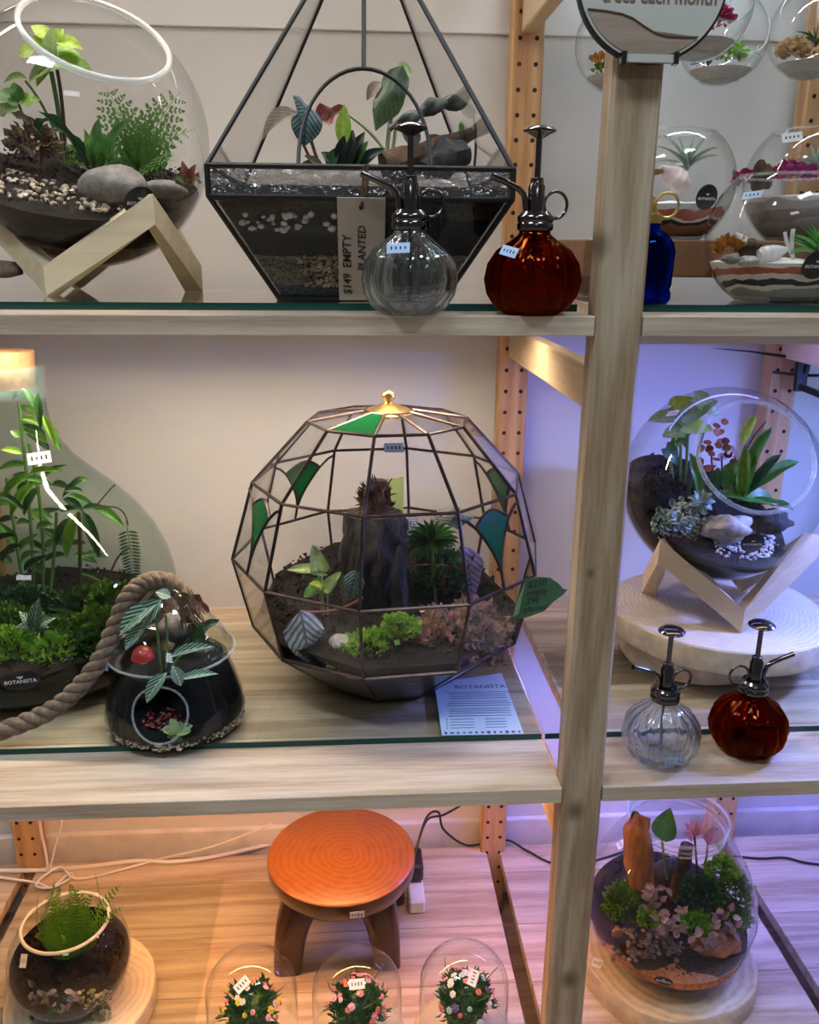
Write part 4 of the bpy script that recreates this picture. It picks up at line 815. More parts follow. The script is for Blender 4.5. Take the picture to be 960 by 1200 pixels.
for k, (x, y, rx, n_, mt, Yo) in enumerate([(20, 740, .045, 420, 'moss_green', -.08), (65, 750, .04, 420, 'moss_green', -.1), (118, 735, .035, 380, 'moss_green', -.09), (60, 770, .04, 380, 'moss_bright', -.13), (15, 760, .035, 300, 'moss_bright', -.13), (128, 700, .028, 260, 'moss_green', -.06), (90, 715, .04, 320, 'moss_dark', -.03), (30, 712, .04, 300, 'fern_dark', -.04), (105, 760, .03, 260, 'moss_dark', -.12)]):
    c_ = PY(x, y, dy + Yo); m_ = tuft(None, 'moss_cushion', c_, (rx, rx * .8, rx * .85), int(n_ * 2.4), .0085, mt)
    m_.data.transform(M.Translation(-c_)); m_.location = c_
    tag(m_, 'leafy green moss bed growing inside the corked bottle', 'moss', 'moss in the corked bottle')
p = plant('white_leaf_fittonia', 38, 745, dy - .10, 'pale veined leafy plant among moss in the corked bottle')
for e in [(22, 716), (52, 716), (18, 735), (58, 735), (38, 708), (46, 700), (28, 742), (66, 724)]: px_leaf(p, dy - .12, (40, 738), e, 13, 'fittonia_white', 'ovate')

# ------------------------------------------------------------------ rope lantern terrarium
lx, ly = -0.217, 0.160
t = thing('rope_lantern_terrarium', (lx, ly, GM), 'flared glass lantern terrarium with thick rope handle and round porthole', 'terrarium')
LM = M.Translation((lx, ly, GM)); zA = PY(200, 686, ly).z - GM; zS = PY(198, 762, ly).z - GM
body = [(0, .003), (.05, .0015), (.072, .0), (.081, .006), (.083, .016), (.080, .034), (.073, .058), (.065, .080), (.060, zS - .014), (.0595, zS - .006)]
port_c = V((lx - 0.002, ly, GM + .046)); pd = V((-.02, -1, .02)).normalized()
fine = []
for (r0, z0), (r1, z1) in zip(body[3:], body[4:]):
    for k in range(6): fine.append((r0 + (r1 - r0) * k / 6, z0 + (z1 - z0) * k / 6))
fine = body[:3] + fine + [body[-1]]
mb = MB().lathe(fine, 140, LM); pr = 0.031; keep = []
for f_ in mb.f:
    c_ = sum((V(mb.v[i]) for i in f_), V((0, 0, 0))) / len(f_)
    if c_.y < ly - .03 and math.hypot(c_.x - port_c.x, c_.z - port_c.z) < pr: continue
    keep.append(f_)
mb.f = keep; mb.build('glass_body', 'smoke_glass', t)
def body_r(z):
    for (r0, z0), (r1, z1) in zip(body[1:], body[2:]):
        if z0 <= z <= z1 and z1 > z0: return r0 + (r1 - r0) * (z - z0) / (z1 - z0)
    return .06
ring = []
for k in range(49):
    a_ = 2 * PI * k / 48; X, Z = pr * math.cos(a_), pr * math.sin(a_); R = body_r(.046 + Z); ring.append(V((port_c.x + X, ly - math.sqrt(max(0, R * R - (X + port_c.x - lx) ** 2)) - .0006, port_c.z + Z)))
MB().tube(ring, 0.0014, 8).build('porthole_rim', 'rim_clear', t)
MB().lathe([(.0595, zS - .006), (.066, zS - .003), (.0735, zS + .002), (.0735, zS + .004), (.070, zS + .010), (.055, zS + .034), (.036, zS + .058), (.020, zA - .004), (.013, zA)], 72, LM).build('flared_top', 'clear_glass', t)
MB().tube([LM @ V((.0742 * math.cos(a_), .0742 * math.sin(a_), zS + .003)) for a_ in [2 * PI * k / 60 for k in range(61)]], 0.0016, 8).build('rim', 'rim_clear', t)
g = MB().lathe([(0, .004), (.07, .004), (.079, .010), (.080, .018), (.077, .034), (.070, .056), (.062, .076), (.05, .086), (.03, .082), (0, .088)], 56, LM)
# hollow behind the porthole: press the soil back there
nv = []
for (x, y, z) in g.v:
    d_ = math.hypot(x - port_c.x, z - port_c.z)
    if y < ly - .02 and d_ < pr * 1.15: y = y + 0.045 * max(0, 1 - (d_ / (pr * 1.15)) ** 4)
    if x < lx - .005 and z > GM + .05: z -= .018
    nv.append((x, y, z))
g.v = nv; g.build('soil', 'soil_dark', t)
pebbles(t, 'gravel', [LM @ V(((.0805) * math.cos(a_), .0805 * math.sin(a_), random.uniform(.004, .012))) for a_ in [random.uniform(PI, 2 * PI) for _ in range(190)]], 0.0013, 0.0028, 'pebble_mix')
pebbles(t, 'red_gravel', [V((port_c.x + random.uniform(-.026, .024), ly - random.uniform(.035, .062), GM + random.uniform(.017, .028) + random.choice([0, .006]))) for _ in range(150)], 0.0014, 0.0028, 'pebble_red')
q = PY(134, 753, ly - .035); price_sticker(t, V((lx - .071, ly - .03, GM + zS - .002)), V((-.6, -1, .3)), V((.3, 0, 1)), 0.012, 0.014, 'paper_blue', .5, 0)
# rope handle: three strands
rp = [PY(214, 696, ly), PY(196, 682, ly), PY(172, 682, ly - .005), PY(150, 700, ly - .015), PY(135, 735, ly - .02), PY(118, 772, ly - .03), PY(92, 806, ly - .04), PY(60, 832, ly - .045), PY(20, 850, ly - .05), PY(-30, 866, ly - .05)]
sm = []
for i in range(len(rp) - 1):
    p0, p1, p2, p3 = rp[max(0, i - 1)], rp[i], rp[i + 1], rp[min(len(rp) - 1, i + 2)]
    for k in range(9):
        s_ = k / 9; sm.append(0.5 * ((2 * p1) + (p2 - p0) * s_ + (2 * p0 - 5 * p1 + 4 * p2 - p3) * s_ ** 2 + (3 * p1 - p0 - 3 * p2 + p3) * s_ ** 3))
mb = MB()
for st in range(3):
    q = []
    for i, c_ in enumerate(sm):
        tg_ = (sm[min(i + 1, len(sm) - 1)] - sm[max(i - 1, 0)]).normalized(); u_ = tg_.cross(V((0, 1, 0))).normalized(); w_ = tg_.cross(u_); a_ = i * 0.62 + st * 2 * PI / 3
        q.append(c_ + (u_ * math.cos(a_) + w_ * math.sin(a_)) * 0.0052)
    mb.tube(q, 0.0062, 9)
mb.build('rope_handle', 'rope', t)
mb = MB()
for k in range(46):
    b_ = PY(214, 694, ly) + V((random.uniform(-.008, .008), random.uniform(-.01, .01), random.uniform(-.004, .004))); mb.tube([b_, b_ + V((random.uniform(0, .012), random.uniform(-.006, .006), -.018)), b_ + V((random.uniform(0, .02), random.uniform(-.01, .01), -random.uniform(.03, .046)))], 0.0007, 4)
o = mb.build('frayed_rope', 'rope', t); o['kind'] = 'stuff'
p = plant('veined_fittonia', 190, 775, ly - .02, 'white veined fittonia trailing out of the rope lantern')
for b, e, wd in [((185, 706), (140, 745), 22), ((190, 702), (165, 738), 22), ((172, 732), (147, 762), 16), ((196, 788), (172, 824), 17), ((202, 780), (212, 804), 15), ((214, 796), (256, 790), 11), ((200, 770), (252, 758), 13), ((176, 712), (150, 728), 15), ((200, 700), (182, 694), 14)]: px_leaf(p, ly - .035 if b[1] < 770 else ly - .075, b, e, wd, 'fittonia_white', 'ovate', .1, .2)
for q in ([(190, 790), (186, 760), (182, 715)], [(194, 790), (198, 755), (194, 720)], [(198, 792), (204, 775), (212, 768)]): px_stem(p, ly - .03, q, 0.0016, 'stem_green')
for b, e, wd, mt in [((222, 755), (258, 726), 22, 'deep_leaf'), ((222, 770), (256, 762), 24, 'deep_leaf'), ((215, 702), (246, 718), 17, 'red_leaf'), ((205, 715), (235, 735), 16, 'black_leaf')]: px_leaf(p, ly + .01, b, e, wd, mt, 'ovate', .12, .2, .3)
stone(PY(205, 735, ly + .02), (.022, .02, .018), 'dark rounded stone under the rope lantern top', 'stone_grey', 5, .3)
m_ = thing('toy_mushroom', PY(170, 778, ly - .045), 'red capped toy mushroom inside the rope lantern', 'mushroom'); b_ = PY(168, 776, ly - .045)
plain('cap_red', (0.40, 0.035, 0.025), 0.25); plain('cap_purple', (0.16, 0.03, 0.10), 0.2)
MB().lathe([(0, 0), (.005, 0), (.004, .008), (0, .008)], 12, M.Translation(b_)).build('stalk', 'shell', m_); MB().lathe([(0, .006), (.013, .005), (.013, .008), (.010, .015), (.005, .019), (0, .020)], 20, M.Translation(b_)).build('cap', 'cap_red', m_)
p = plant('succulent', 206, 862, ly - .06, 'pale green succulent seen through the lantern porthole')
for e in [(200, 842), (214, 846), (224, 856), (190, 854), (206, 852), (216, 866), (198, 870), (208, 872), (226, 850)]: px_leaf(p, ly - .070 - .004 * (e[0] % 3), (207, 860), e, 11, 'succulent', 'round', .1, .2)

# ------------------------------------------------------------------ faceted dome terrarium
ox, oy = 0.046, 0.272
A0 = math.radians(-11.5)
Z = [0.845, PY(440, 511, oy - .098).z, PY(428, 606, oy - .168).z, PY(425, 717, oy - .196).z, PY(428.7, 796, oy - .174).z, GM + .002]
Rr = [0.030, 0.101, 0.171, 0.200, 0.178, 0.088]
def dv(ring, k): a_ = A0 + k * PI / 5; return V((ox + Rr[ring] * math.sin(a_), oy - Rr[ring] * math.cos(a_), Z[ring]))
t = thing('dome_terrarium', (ox, oy, GM), 'large faceted leaded glass dome terrarium with green petals and gold finial', 'terrarium')
mb = MB()
PET = {(-2) % 10, 1, 3, 6}
for ring in range(5):
    for k in range(10):
        q = [dv(ring + 1, k), dv(ring + 1, k + 1), dv(ring, k + 1), dv(ring, k)]
        if ring == 4: pane(t, q, 'grey_glass', 'base_pane')
        elif ring == 0 and k == 9: pane(t, q, 'stained_green', 'green_pane')
        else: pane(t, q, 'pane_glass')
        mb.tube([q[0], q[1]], 0.0021, 6); mb.tube([q[0], q[3]], 0.0021, 6)
        if ring == 2 and k in PET:
            def fp(u, v): return q[3].lerp(q[2], u).lerp(q[0].lerp(q[1], u), v)
            nr = (q[1] - q[0]).cross(q[3] - q[0]).normalized()
            if nr.dot(V((q[0].x - ox, q[0].y - oy, 0))) < 0: nr = -nr
            top = [fp(.22 + .56 * i / 8, .22 - .14 * math.sin(PI * i / 8)) for i in range(9)]
            rs = [fp(.5 + .28 * (1 - i / 8) ** 1.8, .22 + .62 * i / 8) for i in range(9)]; ls = [fp(.5 - .28 * (1 - i / 8) ** 1.8, .22 + .62 * i / 8) for i in range(9)]
            pts = top + rs[1:] + ls[::-1][1:-1]
            cen = fp(.5, .28) + nr * .0016; vs = [cen] + [x + nr * .0016 for x in pts]; n_ = len(pts)
            MB().add(vs, [(0, 1 + i, 1 + (i + 1) % n_) for i in range(n_)]).build('green_petal', 'stained_green', t, False)
            for line in (top, [fp(0, .08)] + [x for x in [fp(.1, .12)]] + ls, [fp(1, .08), fp(.9, .12)] + rs, [fp(.5, .82), fp(.5, 1)]): mb.tube([x + nr * .0012 for x in line], 0.0018, 6)
for k in range(10): mb.tube([dv(5, k), dv(5, k + 1)], .0024, 6); mb.tube([dv(0, k), dv(0, k + 1)], .002, 6); mb.tube([dv(4, k), dv(4, k + 1)], .0026, 6)
mb.build('lead_frame', 'lead_dark', t)
pane(t, [dv(5, k) for k in range(10)], 'grey_glass', 'base_pane')
G = M.Translation((ox, oy, Z[0] - .002))
MB().lathe([(.034, -.003), (.0335, .000), (.024, .005), (.014, .008), (.008, .0105), (.005, .012), (.0045, .014), (.008, .0165), (.0092, .0205), (.0075, .0245), (.003, .0275), (0, .028)], 40, G, lambda a_, z: 1 + (0.05 * math.cos(a_ * 12) if z < .004 else 0)).build('gold_finial', 'gold', t)
f_ = dv(1, 0).lerp(dv(1, 1), .33); f2_ = dv(2, 0).lerp(dv(2, 1), .4); price_sticker(t, f_.lerp(f2_, .16), V((0, -1, .6)), UPV, 0.022, 0.011, 'paper_blue')
g = MB().lathe([(0, .004), (.080, .004), (.168, Z[4] - GM), (.176, Z[4] - GM + .012), (.15, Z[4] - GM + .018), (.08, Z[4] - GM + .022), (0, Z[4] - GM + .03)], 10, M.Translation((ox, oy, GM)) @ M.Rotation(-PI / 2 + A0, 4, 'Z'))
g.v = [(x, y, z + .012 * noise.noise(V((x * 20, y * 20, 0))) + (.05 * max(0, (y - oy)) / .2 if z > Z[4] else 0)) for x, y, z in g.v]; g.build('soil', 'dome_soil', t); crumbs(t, [V((ox + .165 * r_ * math.sin(a_), oy - .165 * r_ * math.cos(a_), Z[4] + .016 + .012 * (1 - r_) + .05 * max(0, -.165 * r_ * math.cos(a_)) / .2 + random.uniform(0, .008))) for r_, a_ in [(math.sqrt(random.random()), random.uniform(0, 2 * PI)) for _ in range(1300)]], .002, .0055)
log('driftwood', [PY(440, 740, oy), PY(440, 690, oy), PY(438, 640, oy), PY(436, 600, oy)], [.048, .046, .042, .034], 'bark_dark', 'tall dark tree stump inside the dome terrarium', 22, .35, seed=2)
log('bark', [PY(438, 612, oy), PY(440, 585, oy), PY(443, 562, oy)], [.026, .019, .010], 'bark', 'shaggy brown bark crowning the stump in the dome terrarium', 14, .6, 'bark', 7)
tuft([o for o in COL.objects if o.get('label', '').startswith('shaggy brown')][0], 'shag', PY(440, 590, oy), (.020, .018, .034), 420, .012, 'bark', .6, asp=.1)
log('bark', [PY(470, 720, oy - .05), PY(466, 680, oy - .05), PY(468, 640, oy - .045)], [.012, .009, .002], 'bark_dark', 'pale upright root in front of the dome stump', 10, .4, 'bark', 5)
p = plant('syngonium', 375, 715, oy - .05, 'pale green arrowhead plant at the left of the dome terrarium')
for b, e, wd, mt in [((374, 668), (366, 638), 24, 'pale_leaf'), ((378, 670), (336, 668), 19, 'pale_leaf'), ((384, 690), (400, 670), 18, 'pale_leaf'), ((376, 686), (356, 700), 22, 'green_leaf'), ((384, 690), (362, 684), 17, 'lime_leaf')]: px_leaf(p, oy - .06, b, e, wd, mt, 'heart', .08, .2, .1)
for q in ([(380, 720), (378, 695), (372, 668)], [(384, 720), (384, 705), (384, 690)], [(378, 720), (374, 700), (378, 672)]): px_stem(p, oy - .055, q, .0014, 'stem_pale')
p = plant('silver_begonia', 360, 745, oy - .11, 'drooping silver ribbed begonia leaf low in the dome terrarium'); px_leaf(p, oy - .12, (352, 716), (362, 776), 46, 'silver_leaf', 'ovate', .12, -.25, .3); px_stem(p, oy - .11, [(352, 716), (395, 722), (425, 700)], .0016, 'stem_red')
p = plant('teal_begonia', 415, 705, oy - .07, 'small teal ribbed leaf beside the dome stump'); px_leaf(p, oy - .08, (418, 668), (410, 702), 26, 'teal_leaf', 'ovate', .1, -.2); px_stem(p, oy - .07, [(416, 672), (424, 700), (420, 720)], .0014, 'stem_red')
p = plant('purple_begonia', 540, 710, oy - .03, 'purple and silver ribbed begonia leaves at the right of the dome stump')
for b, e, wd, mt in [((540, 640), (552, 702), 46, 'purple_leaf'), ((470, 605), (500, 628), 24, 'silver_leaf'), ((520, 612), (556, 606), 20, 'teal_leaf'), ((506, 612), (540, 595), 20, 'silver_leaf'), ((490, 625), (500, 655), 26, 'silver_leaf')]: px_leaf(p, oy, b, e, wd, mt, 'ovate', .1, -.25, .2)
px_stem(p, oy, [(530, 720), (535, 680), (540, 640)], .0018, 'stem_red'); px_stem(p, oy - .02, [(545, 668), (500, 655), (470, 668)], .0014, 'stem_red')
p = plant('palm_leaf_plant', 510, 690, oy - .02, 'dark green fan of narrow leaves behind the pink fittonia')
for a_ in range(-80, 260, 17): x, y = 506 + 34 * math.cos(math.radians(a_)), 634 - 30 * math.sin(math.radians(a_)) * (.9 if a_ > 0 else .5); px_leaf(p, oy - .03, (506, 634), (x, y), 9, random.choice(['deep_leaf', 'green_leaf']), 'lance', .1, .3)
px_stem(p, oy - .02, [(512, 720), (508, 680), (506, 634)], .002, 'stem_green')
tuft(p, 'small_foliage', PY(520, 680, oy), (.04, .03, .05), 260, .014, 'fern_dark')
m_ = tuft(None, 'pink_fittonia', (0, 0, 0), (.055, .04, .042), 900, .012, 'pink_mass', asp=.4); m_.location = PY(520, 752, oy - .1); tag(m_, 'pink leaved fittonia cushion in front of the dome stump', 'plant')
m_ = tuft(None, 'pink_fittonia', (0, 0, 0), (.040, .045, .046), 760, .014, 'pink_mass', asp=.4); m_.location = PY(556, 742, oy - .075); tag(m_, 'brownish pink fittonia cushion at the right wall of the dome', 'plant')
m_ = tuft(None, 'pink_fittonia', (0, 0, 0), (.026, .026, .024), 420, .011, 'pink_mass', asp=.4); m_.location = PY(574, 765, oy - .085); tag(m_, 'low dusty pink fittonia tuft nearest the leaf price tag', 'plant')
for k, (x, y, r, mt, lb) in enumerate([(432, 760, .03, 'moss_bright', 'bright green lobed moss at the dome front'), (470, 738, .020, 'moss_bright', 'upright bright green moss tuft before the dome stump'), (400, 776, .020, 'moss_bright', 'low green moss strip left at the dome front')]):
    m_ = tuft(None, 'moss_cushion', (0, 0, 0), (r, r * .8, r * .9), 620, .0075, mt, asp=.45); m_.location = PY(x, y, oy - .13); tag(m_, lb, 'moss')
stone(PY(398, 757, oy - .12), (.015, .014, .015), 'small tan stone beside the silver begonia leaf', 'stone_pale', 6, .2)
stone(PY(484, 782, oy - .13), (.029, .018, .020), 'smooth dark grey stone at the dome front', 'stone_grey', 8, .2)
stone(PY(400, 784, oy - .125), (.018, .013, .009), 'low dark stone under the green moss strip', 'stone_grey', 11, .2)
# green paper behind
p_ = thing('green_card', PY(462, 668, oy + .06), 'lime green paper strip standing behind the dome stump', 'paper'); plain('lime_paper', (0.45, 0.62, 0.22), .7)
pane(p_, [PY(456, 668, oy + .06), PY(473, 666, oy + .06), PY(473, 558, oy + .06), PY(456, 562, oy + .06)], 'lime_paper', 'sheet', .0006)
# leaf shaped price tag
lt = thing('leaf_price_tag', PY(603, 722, .19), 'green leaf shaped price tag tucked on the dome terrarium', 'price tag')
out = [(601, 724), (606, 702), (617, 680), (630, 676), (645, 677), (655, 684), (660, 690), (665, 691), (660, 697), (650, 704), (638, 716), (622, 722), (612, 725)]
plain('tag_green', (0.055, 0.15, 0.045), .5, vary=.2, scale=30); YT = .155
pane(lt, [PY(x, y, YT - (665 - x) * .0002) for x, y in out][::-1], 'tag_green', 'card', .0008)
plain('tag_light', (0.20, 0.40, 0.18), .5); pane(lt, [PY(601.5, 723, YT - .015), PY(608, 719, YT - .015), PY(615, 684, YT - .015), PY(607, 702, YT - .015)], 'tag_light', 'folded_edge', .0006)
e1 = (PY(650, 694, YT - .003) - PY(610, 700, YT - .011)).normalized(); nn = V((-.2, -1, .12)); nn = (nn - e1 * nn.dot(e1)).normalized(); e2 = nn.cross(e1)
def lm(x, y): m = M((e1, e2, nn)).transposed().to_4x4(); m.translation = PY(x, y, YT - (665 - x) * .0002 - .003); return m
for s_, x, y, sz in [('$210', 629, 684, .0115), ('empty', 629, 694, .0105), ('290', 624, 704, .011), ('planted', 627, 713, .010)]: text('handwriting', s_, sz, lm(x, y), 'ink', lt, .25)
# info card on the glass
ic = thing('care_card', (0.15, .17, GM), 'pale blue printed care card lying on the glass before the dome', 'card')
plain('card_blue', (0.56, 0.68, 0.78), .6); cA, cB, cC, cD = [PZ(x, y, GM + .0006) for x, y in ((518, 862), (614, 860), (588, 789), (509, 800))]
pane(ic, [cA, cB, cC, cD], 'card_blue', 'paper', .0005)
e1 = (cB - cA).normalized(); e2 = V((0, 0, 1)).cross(e1); HC = (cD - cA).dot(e2); WC = (cB - cA).length
def cm(u, v): m = M((e1, e2, UPV)).transposed().to_4x4(); m.translation = cA + e1 * WC * u + e2 * HC * v + V((HC * v * .06, 0, .0005)); return m
text('heading', 'BOTANISTA', .0125, cm(.55, .89), 'ink_blue', ic)
mb = MB()
for v in [.78, .74, .70, .66, .60, .56, .52, .46, .42, .38, .33]: mb.box((0, 0, 0), (WC * (.84 + random.uniform(-.1, .0)), .0011, .0001), cm(.5, v))
for v in [.27, .22, .17, .12]:
    mb.box((0, 0, 0), (WC * .3, .0011, .0001), cm(.26, v)); mb.box((0, 0, 0), (WC * .26, .0011, .0001), cm(.68, v)); mb.box((0, 0, 0), (.002, .002, .0001), cm(.07, v))
o = mb.build('text_lines', 'ink_blue', ic, False); o['kind'] = 'stuff'
mb = MB()
for k in range(13): mb.blob(cm(.05 + .075 * k, .035).translation, (.0028 * random.uniform(.6, 1.1), .004 * random.uniform(.5, 1.0), .0002), 1)
o = mb.build('plant_border', 'ink_blue', ic, False); o['kind'] = 'stuff'
# ------------------------------------------------------------------ middle shelf, right bay: pedestal, stand and tilted bowl
sx, sy = 0.512, 0.300
zt_ = PY(840, 765, sy - .145).z
wood_slice('wood_pedestal', (sx - .035, sy, GM), .095, zt_ - .034 - GM, 'thick pale log piece under the wide wood slice', 'grey_slice', 'log', .03, 3)
wood_slice('wood_slice', (sx, sy, zt_ - .0335), .148, .033, 'wide pale wood slice under the tilted bowl stand', 'grey_slice', 'wood slice', .03, 6)
rc_ = PY(845, 567, sy + .005); RR = .1305
zigzag_stand((rc_.x + .004, rc_.y - .002), zt_ + .001, rc_.z - .070, .085, .116, math.radians(-88), 'pale wooden zigzag stand on the wide wood slice', None, .024)
v_ = (CAM - rc_).normalized(); rt = UPV.cross(v_).normalized(); rt = rt if rt.x > 0 else -rt; upn = v_.cross(rt); upn = upn if upn.z > 0 else -upn
rn = (v_ * .87 + rt * .34 + upn * .35).normalized()
t = thing('tilted_bowl_terrarium', (rc_.x, rc_.y, rc_.z - RR), 'round bowl terrarium tilted open on a stand over the wood slice', 'terrarium')
glass_sphere(t, 'glass_bowl', rc_, RR, rn, .073, bead=.003, spin_up=V((1, 0, 0)))
gm = V((.30, -.42, 1)).normalized(); gh = -.045
ground_in_sphere(t, 'soil', rc_, RR * .982, gm, gh, 'soil_right', .01, .005, seed=5)
crumbs(t, [p + gm * random.uniform(.0, .008) for p in surf_pts(rc_, gm, gh, RR * .9, 700, sect=lambda x, y: x < .3 or y > -.1)], .0015, .004)
hp = hit(882, 636, rc_, RR); black_sticker(t, hp, hp - rc_, .0145)
rcc = RR * .93
pebbles(t, 'white_gravel', [p + gm * .006 for p in surf_pts(rc_, gm, gh, rcc * .88, 300, sect=lambda x, y: x > -.1 and y < -.25)], .0015, .003, 'pebble_white')
hp = hit(787, 485, rc_, RR); price_sticker(t, hp, hp - rc_, V((-.2, 0, 1)), .022, .009, turn=.35)
YB = rc_.y
def cushion(name, px, py, Y, rad, n, size, mat, label, cat='moss', asp=.4, group=None, up=.4):
    m_ = tuft(None, name, (0, 0, 0), rad, n, size, mat, up, asp=asp); m_.location = PY(px, py, Y); return tag(m_, label, cat, group)
mound_ = thing('soil_mound', PY(770, 600, YB), 'dark crumbly soil mound rising at the left of the tilted bowl', 'soil')
MB().blob(PY(768, 585, YB + .005), (.036, .05, .040), 3, .4, None, 4, 3.0).build('mound', 'soil', mound_)
o = tuft(mound_, 'crumbs', PY(770, 582, YB), (.042, .052, .044), 500, .006, 'crumb'); 
p = plant('syngonium', 800, 580, YB, 'pale arrowhead plant rising over the tilted bowl soil mound')
for b, e, wd, mt in [((800, 490), (758, 494), 27, 'pale_leaf'), ((800, 488), (842, 470), 34, 'pale_leaf'), ((800, 500), (836, 504), 30, 'lime_leaf'), ((798, 505), (776, 512), 24, 'pale_leaf'), ((814, 468), (842, 490), 26, 'pale_leaf'), ((790, 478), (816, 468), 24, 'lime_leaf'), ((792, 520), (812, 505), 16, 'green_leaf'), ((780, 525), (794, 545), 22, 'deep_leaf')]: px_leaf(p, YB - .01, b, e, wd, mt, 'heart', .1, .2, .1)
for q in ([(796, 585), (798, 540), (798, 500)], [(800, 585), (806, 545), (806, 505)], [(806, 585), (812, 550), (826, 500)], [(792, 585), (786, 550), (784, 520)]): px_stem(p, YB - .005, q, .002, 'stem_green')
p = plant('red_veined_plant', 846, 560, YB, 'small coppery red leaved plant at the back of the tilted bowl')
for k in range(34): x, y = random.gauss(846, 16), random.gauss(532, 13); px_leaf(p, YB + random.uniform(0, .03), (x, y), (x + random.uniform(-9, 9), y - random.uniform(3, 9)), 9, random.choice(['orange_leaf', 'orange_leaf', 'red_leaf', 'cream_pink']), 'round', .1, .2)
for x in (834, 846, 862): px_stem(p, YB + .015, [(850, 585), (x, 560), (x, 535)], .0013, 'stem_red')
p = plant('birds_nest_fern', 868, 590, YB - .02, 'glossy strap leaved fern at the mouth of the tilted bowl')
for b, e, wd, mt in [((866, 585), (886, 524), 17, 'green_leaf'), ((872, 582), (937, 541), 14, 'green_leaf'), ((868, 586), (874, 520), 13, 'pothos'), ((872, 560), (905, 500), 12, 'green_leaf'), ((870, 520), (886, 486), 11, 'lime_leaf'), ((845, 580), (908, 592), 22, 'green_leaf'), ((850, 572), (862, 540), 16, 'green_leaf'), ((876, 580), (916, 532), 11, 'deep_leaf'), ((862, 592), (930, 598), 9, 'green_leaf'), ((820, 578), (808, 530), 12, 'green_leaf'), ((850, 588), (820, 575), 13, 'deep_leaf'), ((850, 592), (896, 608), 11, 'deep_leaf'), ((836, 580), (842, 548), 13, 'deep_leaf')]: px_leaf(p, YB - .025, b, e, wd, mt, 'strap', .1, .2, .05)
px_stem(p, YB - .02, [(876, 525), (884, 508), (898, 494)], .001, 'stem_brown')
p = plant('variegated_fittonia', 795, 615, YB - .075, 'white edged fittonia cushion at the front of the tilted bowl')
for k in range(120):
    a_ = random.uniform(0, 2 * PI); r = math.sqrt(random.random()); x, y = 795 + 29 * r * math.cos(a_), 610 + 23 * r * math.sin(a_); d = random.uniform(0, 2 * PI); Yq = YB - .085 + .03 * r
    px_leaf(p, Yq, (x, y), (x + 11 * math.cos(d), y + 8 * math.sin(d), Yq - .004), 8, 'fittonia_grey', 'ovate', .1, .2)
p = plant('pale_succulent', 822, 596, YB - .06, 'pale veined rosette between fittonia and fern in the tilted bowl')
for a_ in range(0, 360, 40): px_leaf(p, YB - .065, (822, 588), (822 + 17 * math.cos(math.radians(a_)), 588 + 15 * math.sin(math.radians(a_))), 11, 'fittonia_white', 'ovate')
stone(PY(848, 619, YB - .07), (.034, .018, .017), 'craggy pale rock on gravel in the tilted bowl', 'stone_pale', 5, .6)
stone(PY(905, 610, YB - .03), (.026, .02, .014), 'dark crumbly rock at the right of the tilted bowl', 'bark_dark', 7, .6)

# ------------------------------------------------------------------ clamp lamp cables at the right
cl = thing('clamp_lamp', PY(935, 430, .47), 'black clamp lamp strapped with cable ties to the back post', 'lamp')
def bt(name, pts, r, m='black_plastic'): return MB().tube(pts, r, 8).build(name, m, cl)
bt('cable_tie', [PY(836, 408, .42), PY(880, 412, .45), PY(908, 416, .484), PY(940, 420, .487), PY(962, 420, .46)], [.0004, .0015, .0024, .0026, .0024]); bt('cable_tie', [PY(906, 436, .488), PY(940, 440, .487), PY(962, 440, .46)], [.0022, .0024, .0022])
MB().bar(PY(941, 418, .475), PY(937, 458, .475), .010, .016, (1, 0, 0)).build('bracket', 'black_plastic', cl, False); MB().bar(PY(936, 452, .475), PY(975, 468, .45), .012, .009, (0, 0, 1)).build('arm', 'black_plastic', cl, False); MB().bar(PY(948, 420, .47), PY(944, 438, .47), .008, .006, (1, 0, 0)).build('clip', 'black_plastic', cl, False)
hd = V((.80, .13, .86)); hn = V((.55, .12, .75)).normalized(); MB().lathe([(0, .03), (.012, .03), (.045, 0), (.043, 0), (.011, .027), (0, .027)], 28, frame(hd, hn, UPV)).build('shade', 'black_plastic', cl); MB().bar(PY(975, 468, .45), hd + V((.012, 0, .02)), .010, .010).build('arm', 'black_plastic', cl, False)
emitter('grow_blue', (.20, .28, 1.0), 270); MB().lathe([(0, 0), (.034, 0), (.034, -.004), (0, -.004)], 24, frame(hd + hn * .006, hn, UPV)).build('bulb', 'grow_blue', cl)

# ------------------------------------------------------------------ upper shelf, right bay
rs = thing('wooden_riser', (.37, .27, GT), 'dark brown wooden riser behind the post holding two sand bowls', 'riser')
zp1 = PY(800, 281, .20).z; zp0 = PY(800, 325, .20).z; xa = PY(685, 300, .20).x
bevbox('plank', ((xa + .62) / 2, .275, (zp0 + zp1) / 2), (.62 - xa, .15, zp1 - zp0), 'dark_plank', rs)
for X in (.30, .56): bevbox('foot', (X, .28, (GT + zp0) / 2), (.02, .12, zp0 - GT), 'dark_plank', rs)
def sand_bowl(c, R, flat, ro, sand, h, label, grp=None, m_=(0, 0, 1), rough=.003):
    t = thing('sand_bowl', (c[0], c[1], c[2] - flat), label, 'terrarium', grp); c = V(c)
    glass_sphere(t, 'glass_bowl', c, R, UPV, ro, flat=flat, bead=.0014)
    MB().lathe([(0, .0005), (math.sqrt(R * R - flat * flat) * .98, .0005), (math.sqrt(R * R - flat * flat) * 1.06, .004), (math.sqrt(R * R - flat * flat) * .8, .006), (0, .005)], 40, M.Translation(c - V((0, 0, flat)))).build('thick_foot', 'foot_glass', t)
    ground_in_sphere(t, 'layered_sand', c, R * .965, m_, h, sand, rough, .004, flat * .93 if m_ == (0, 0, 1) else None); return t
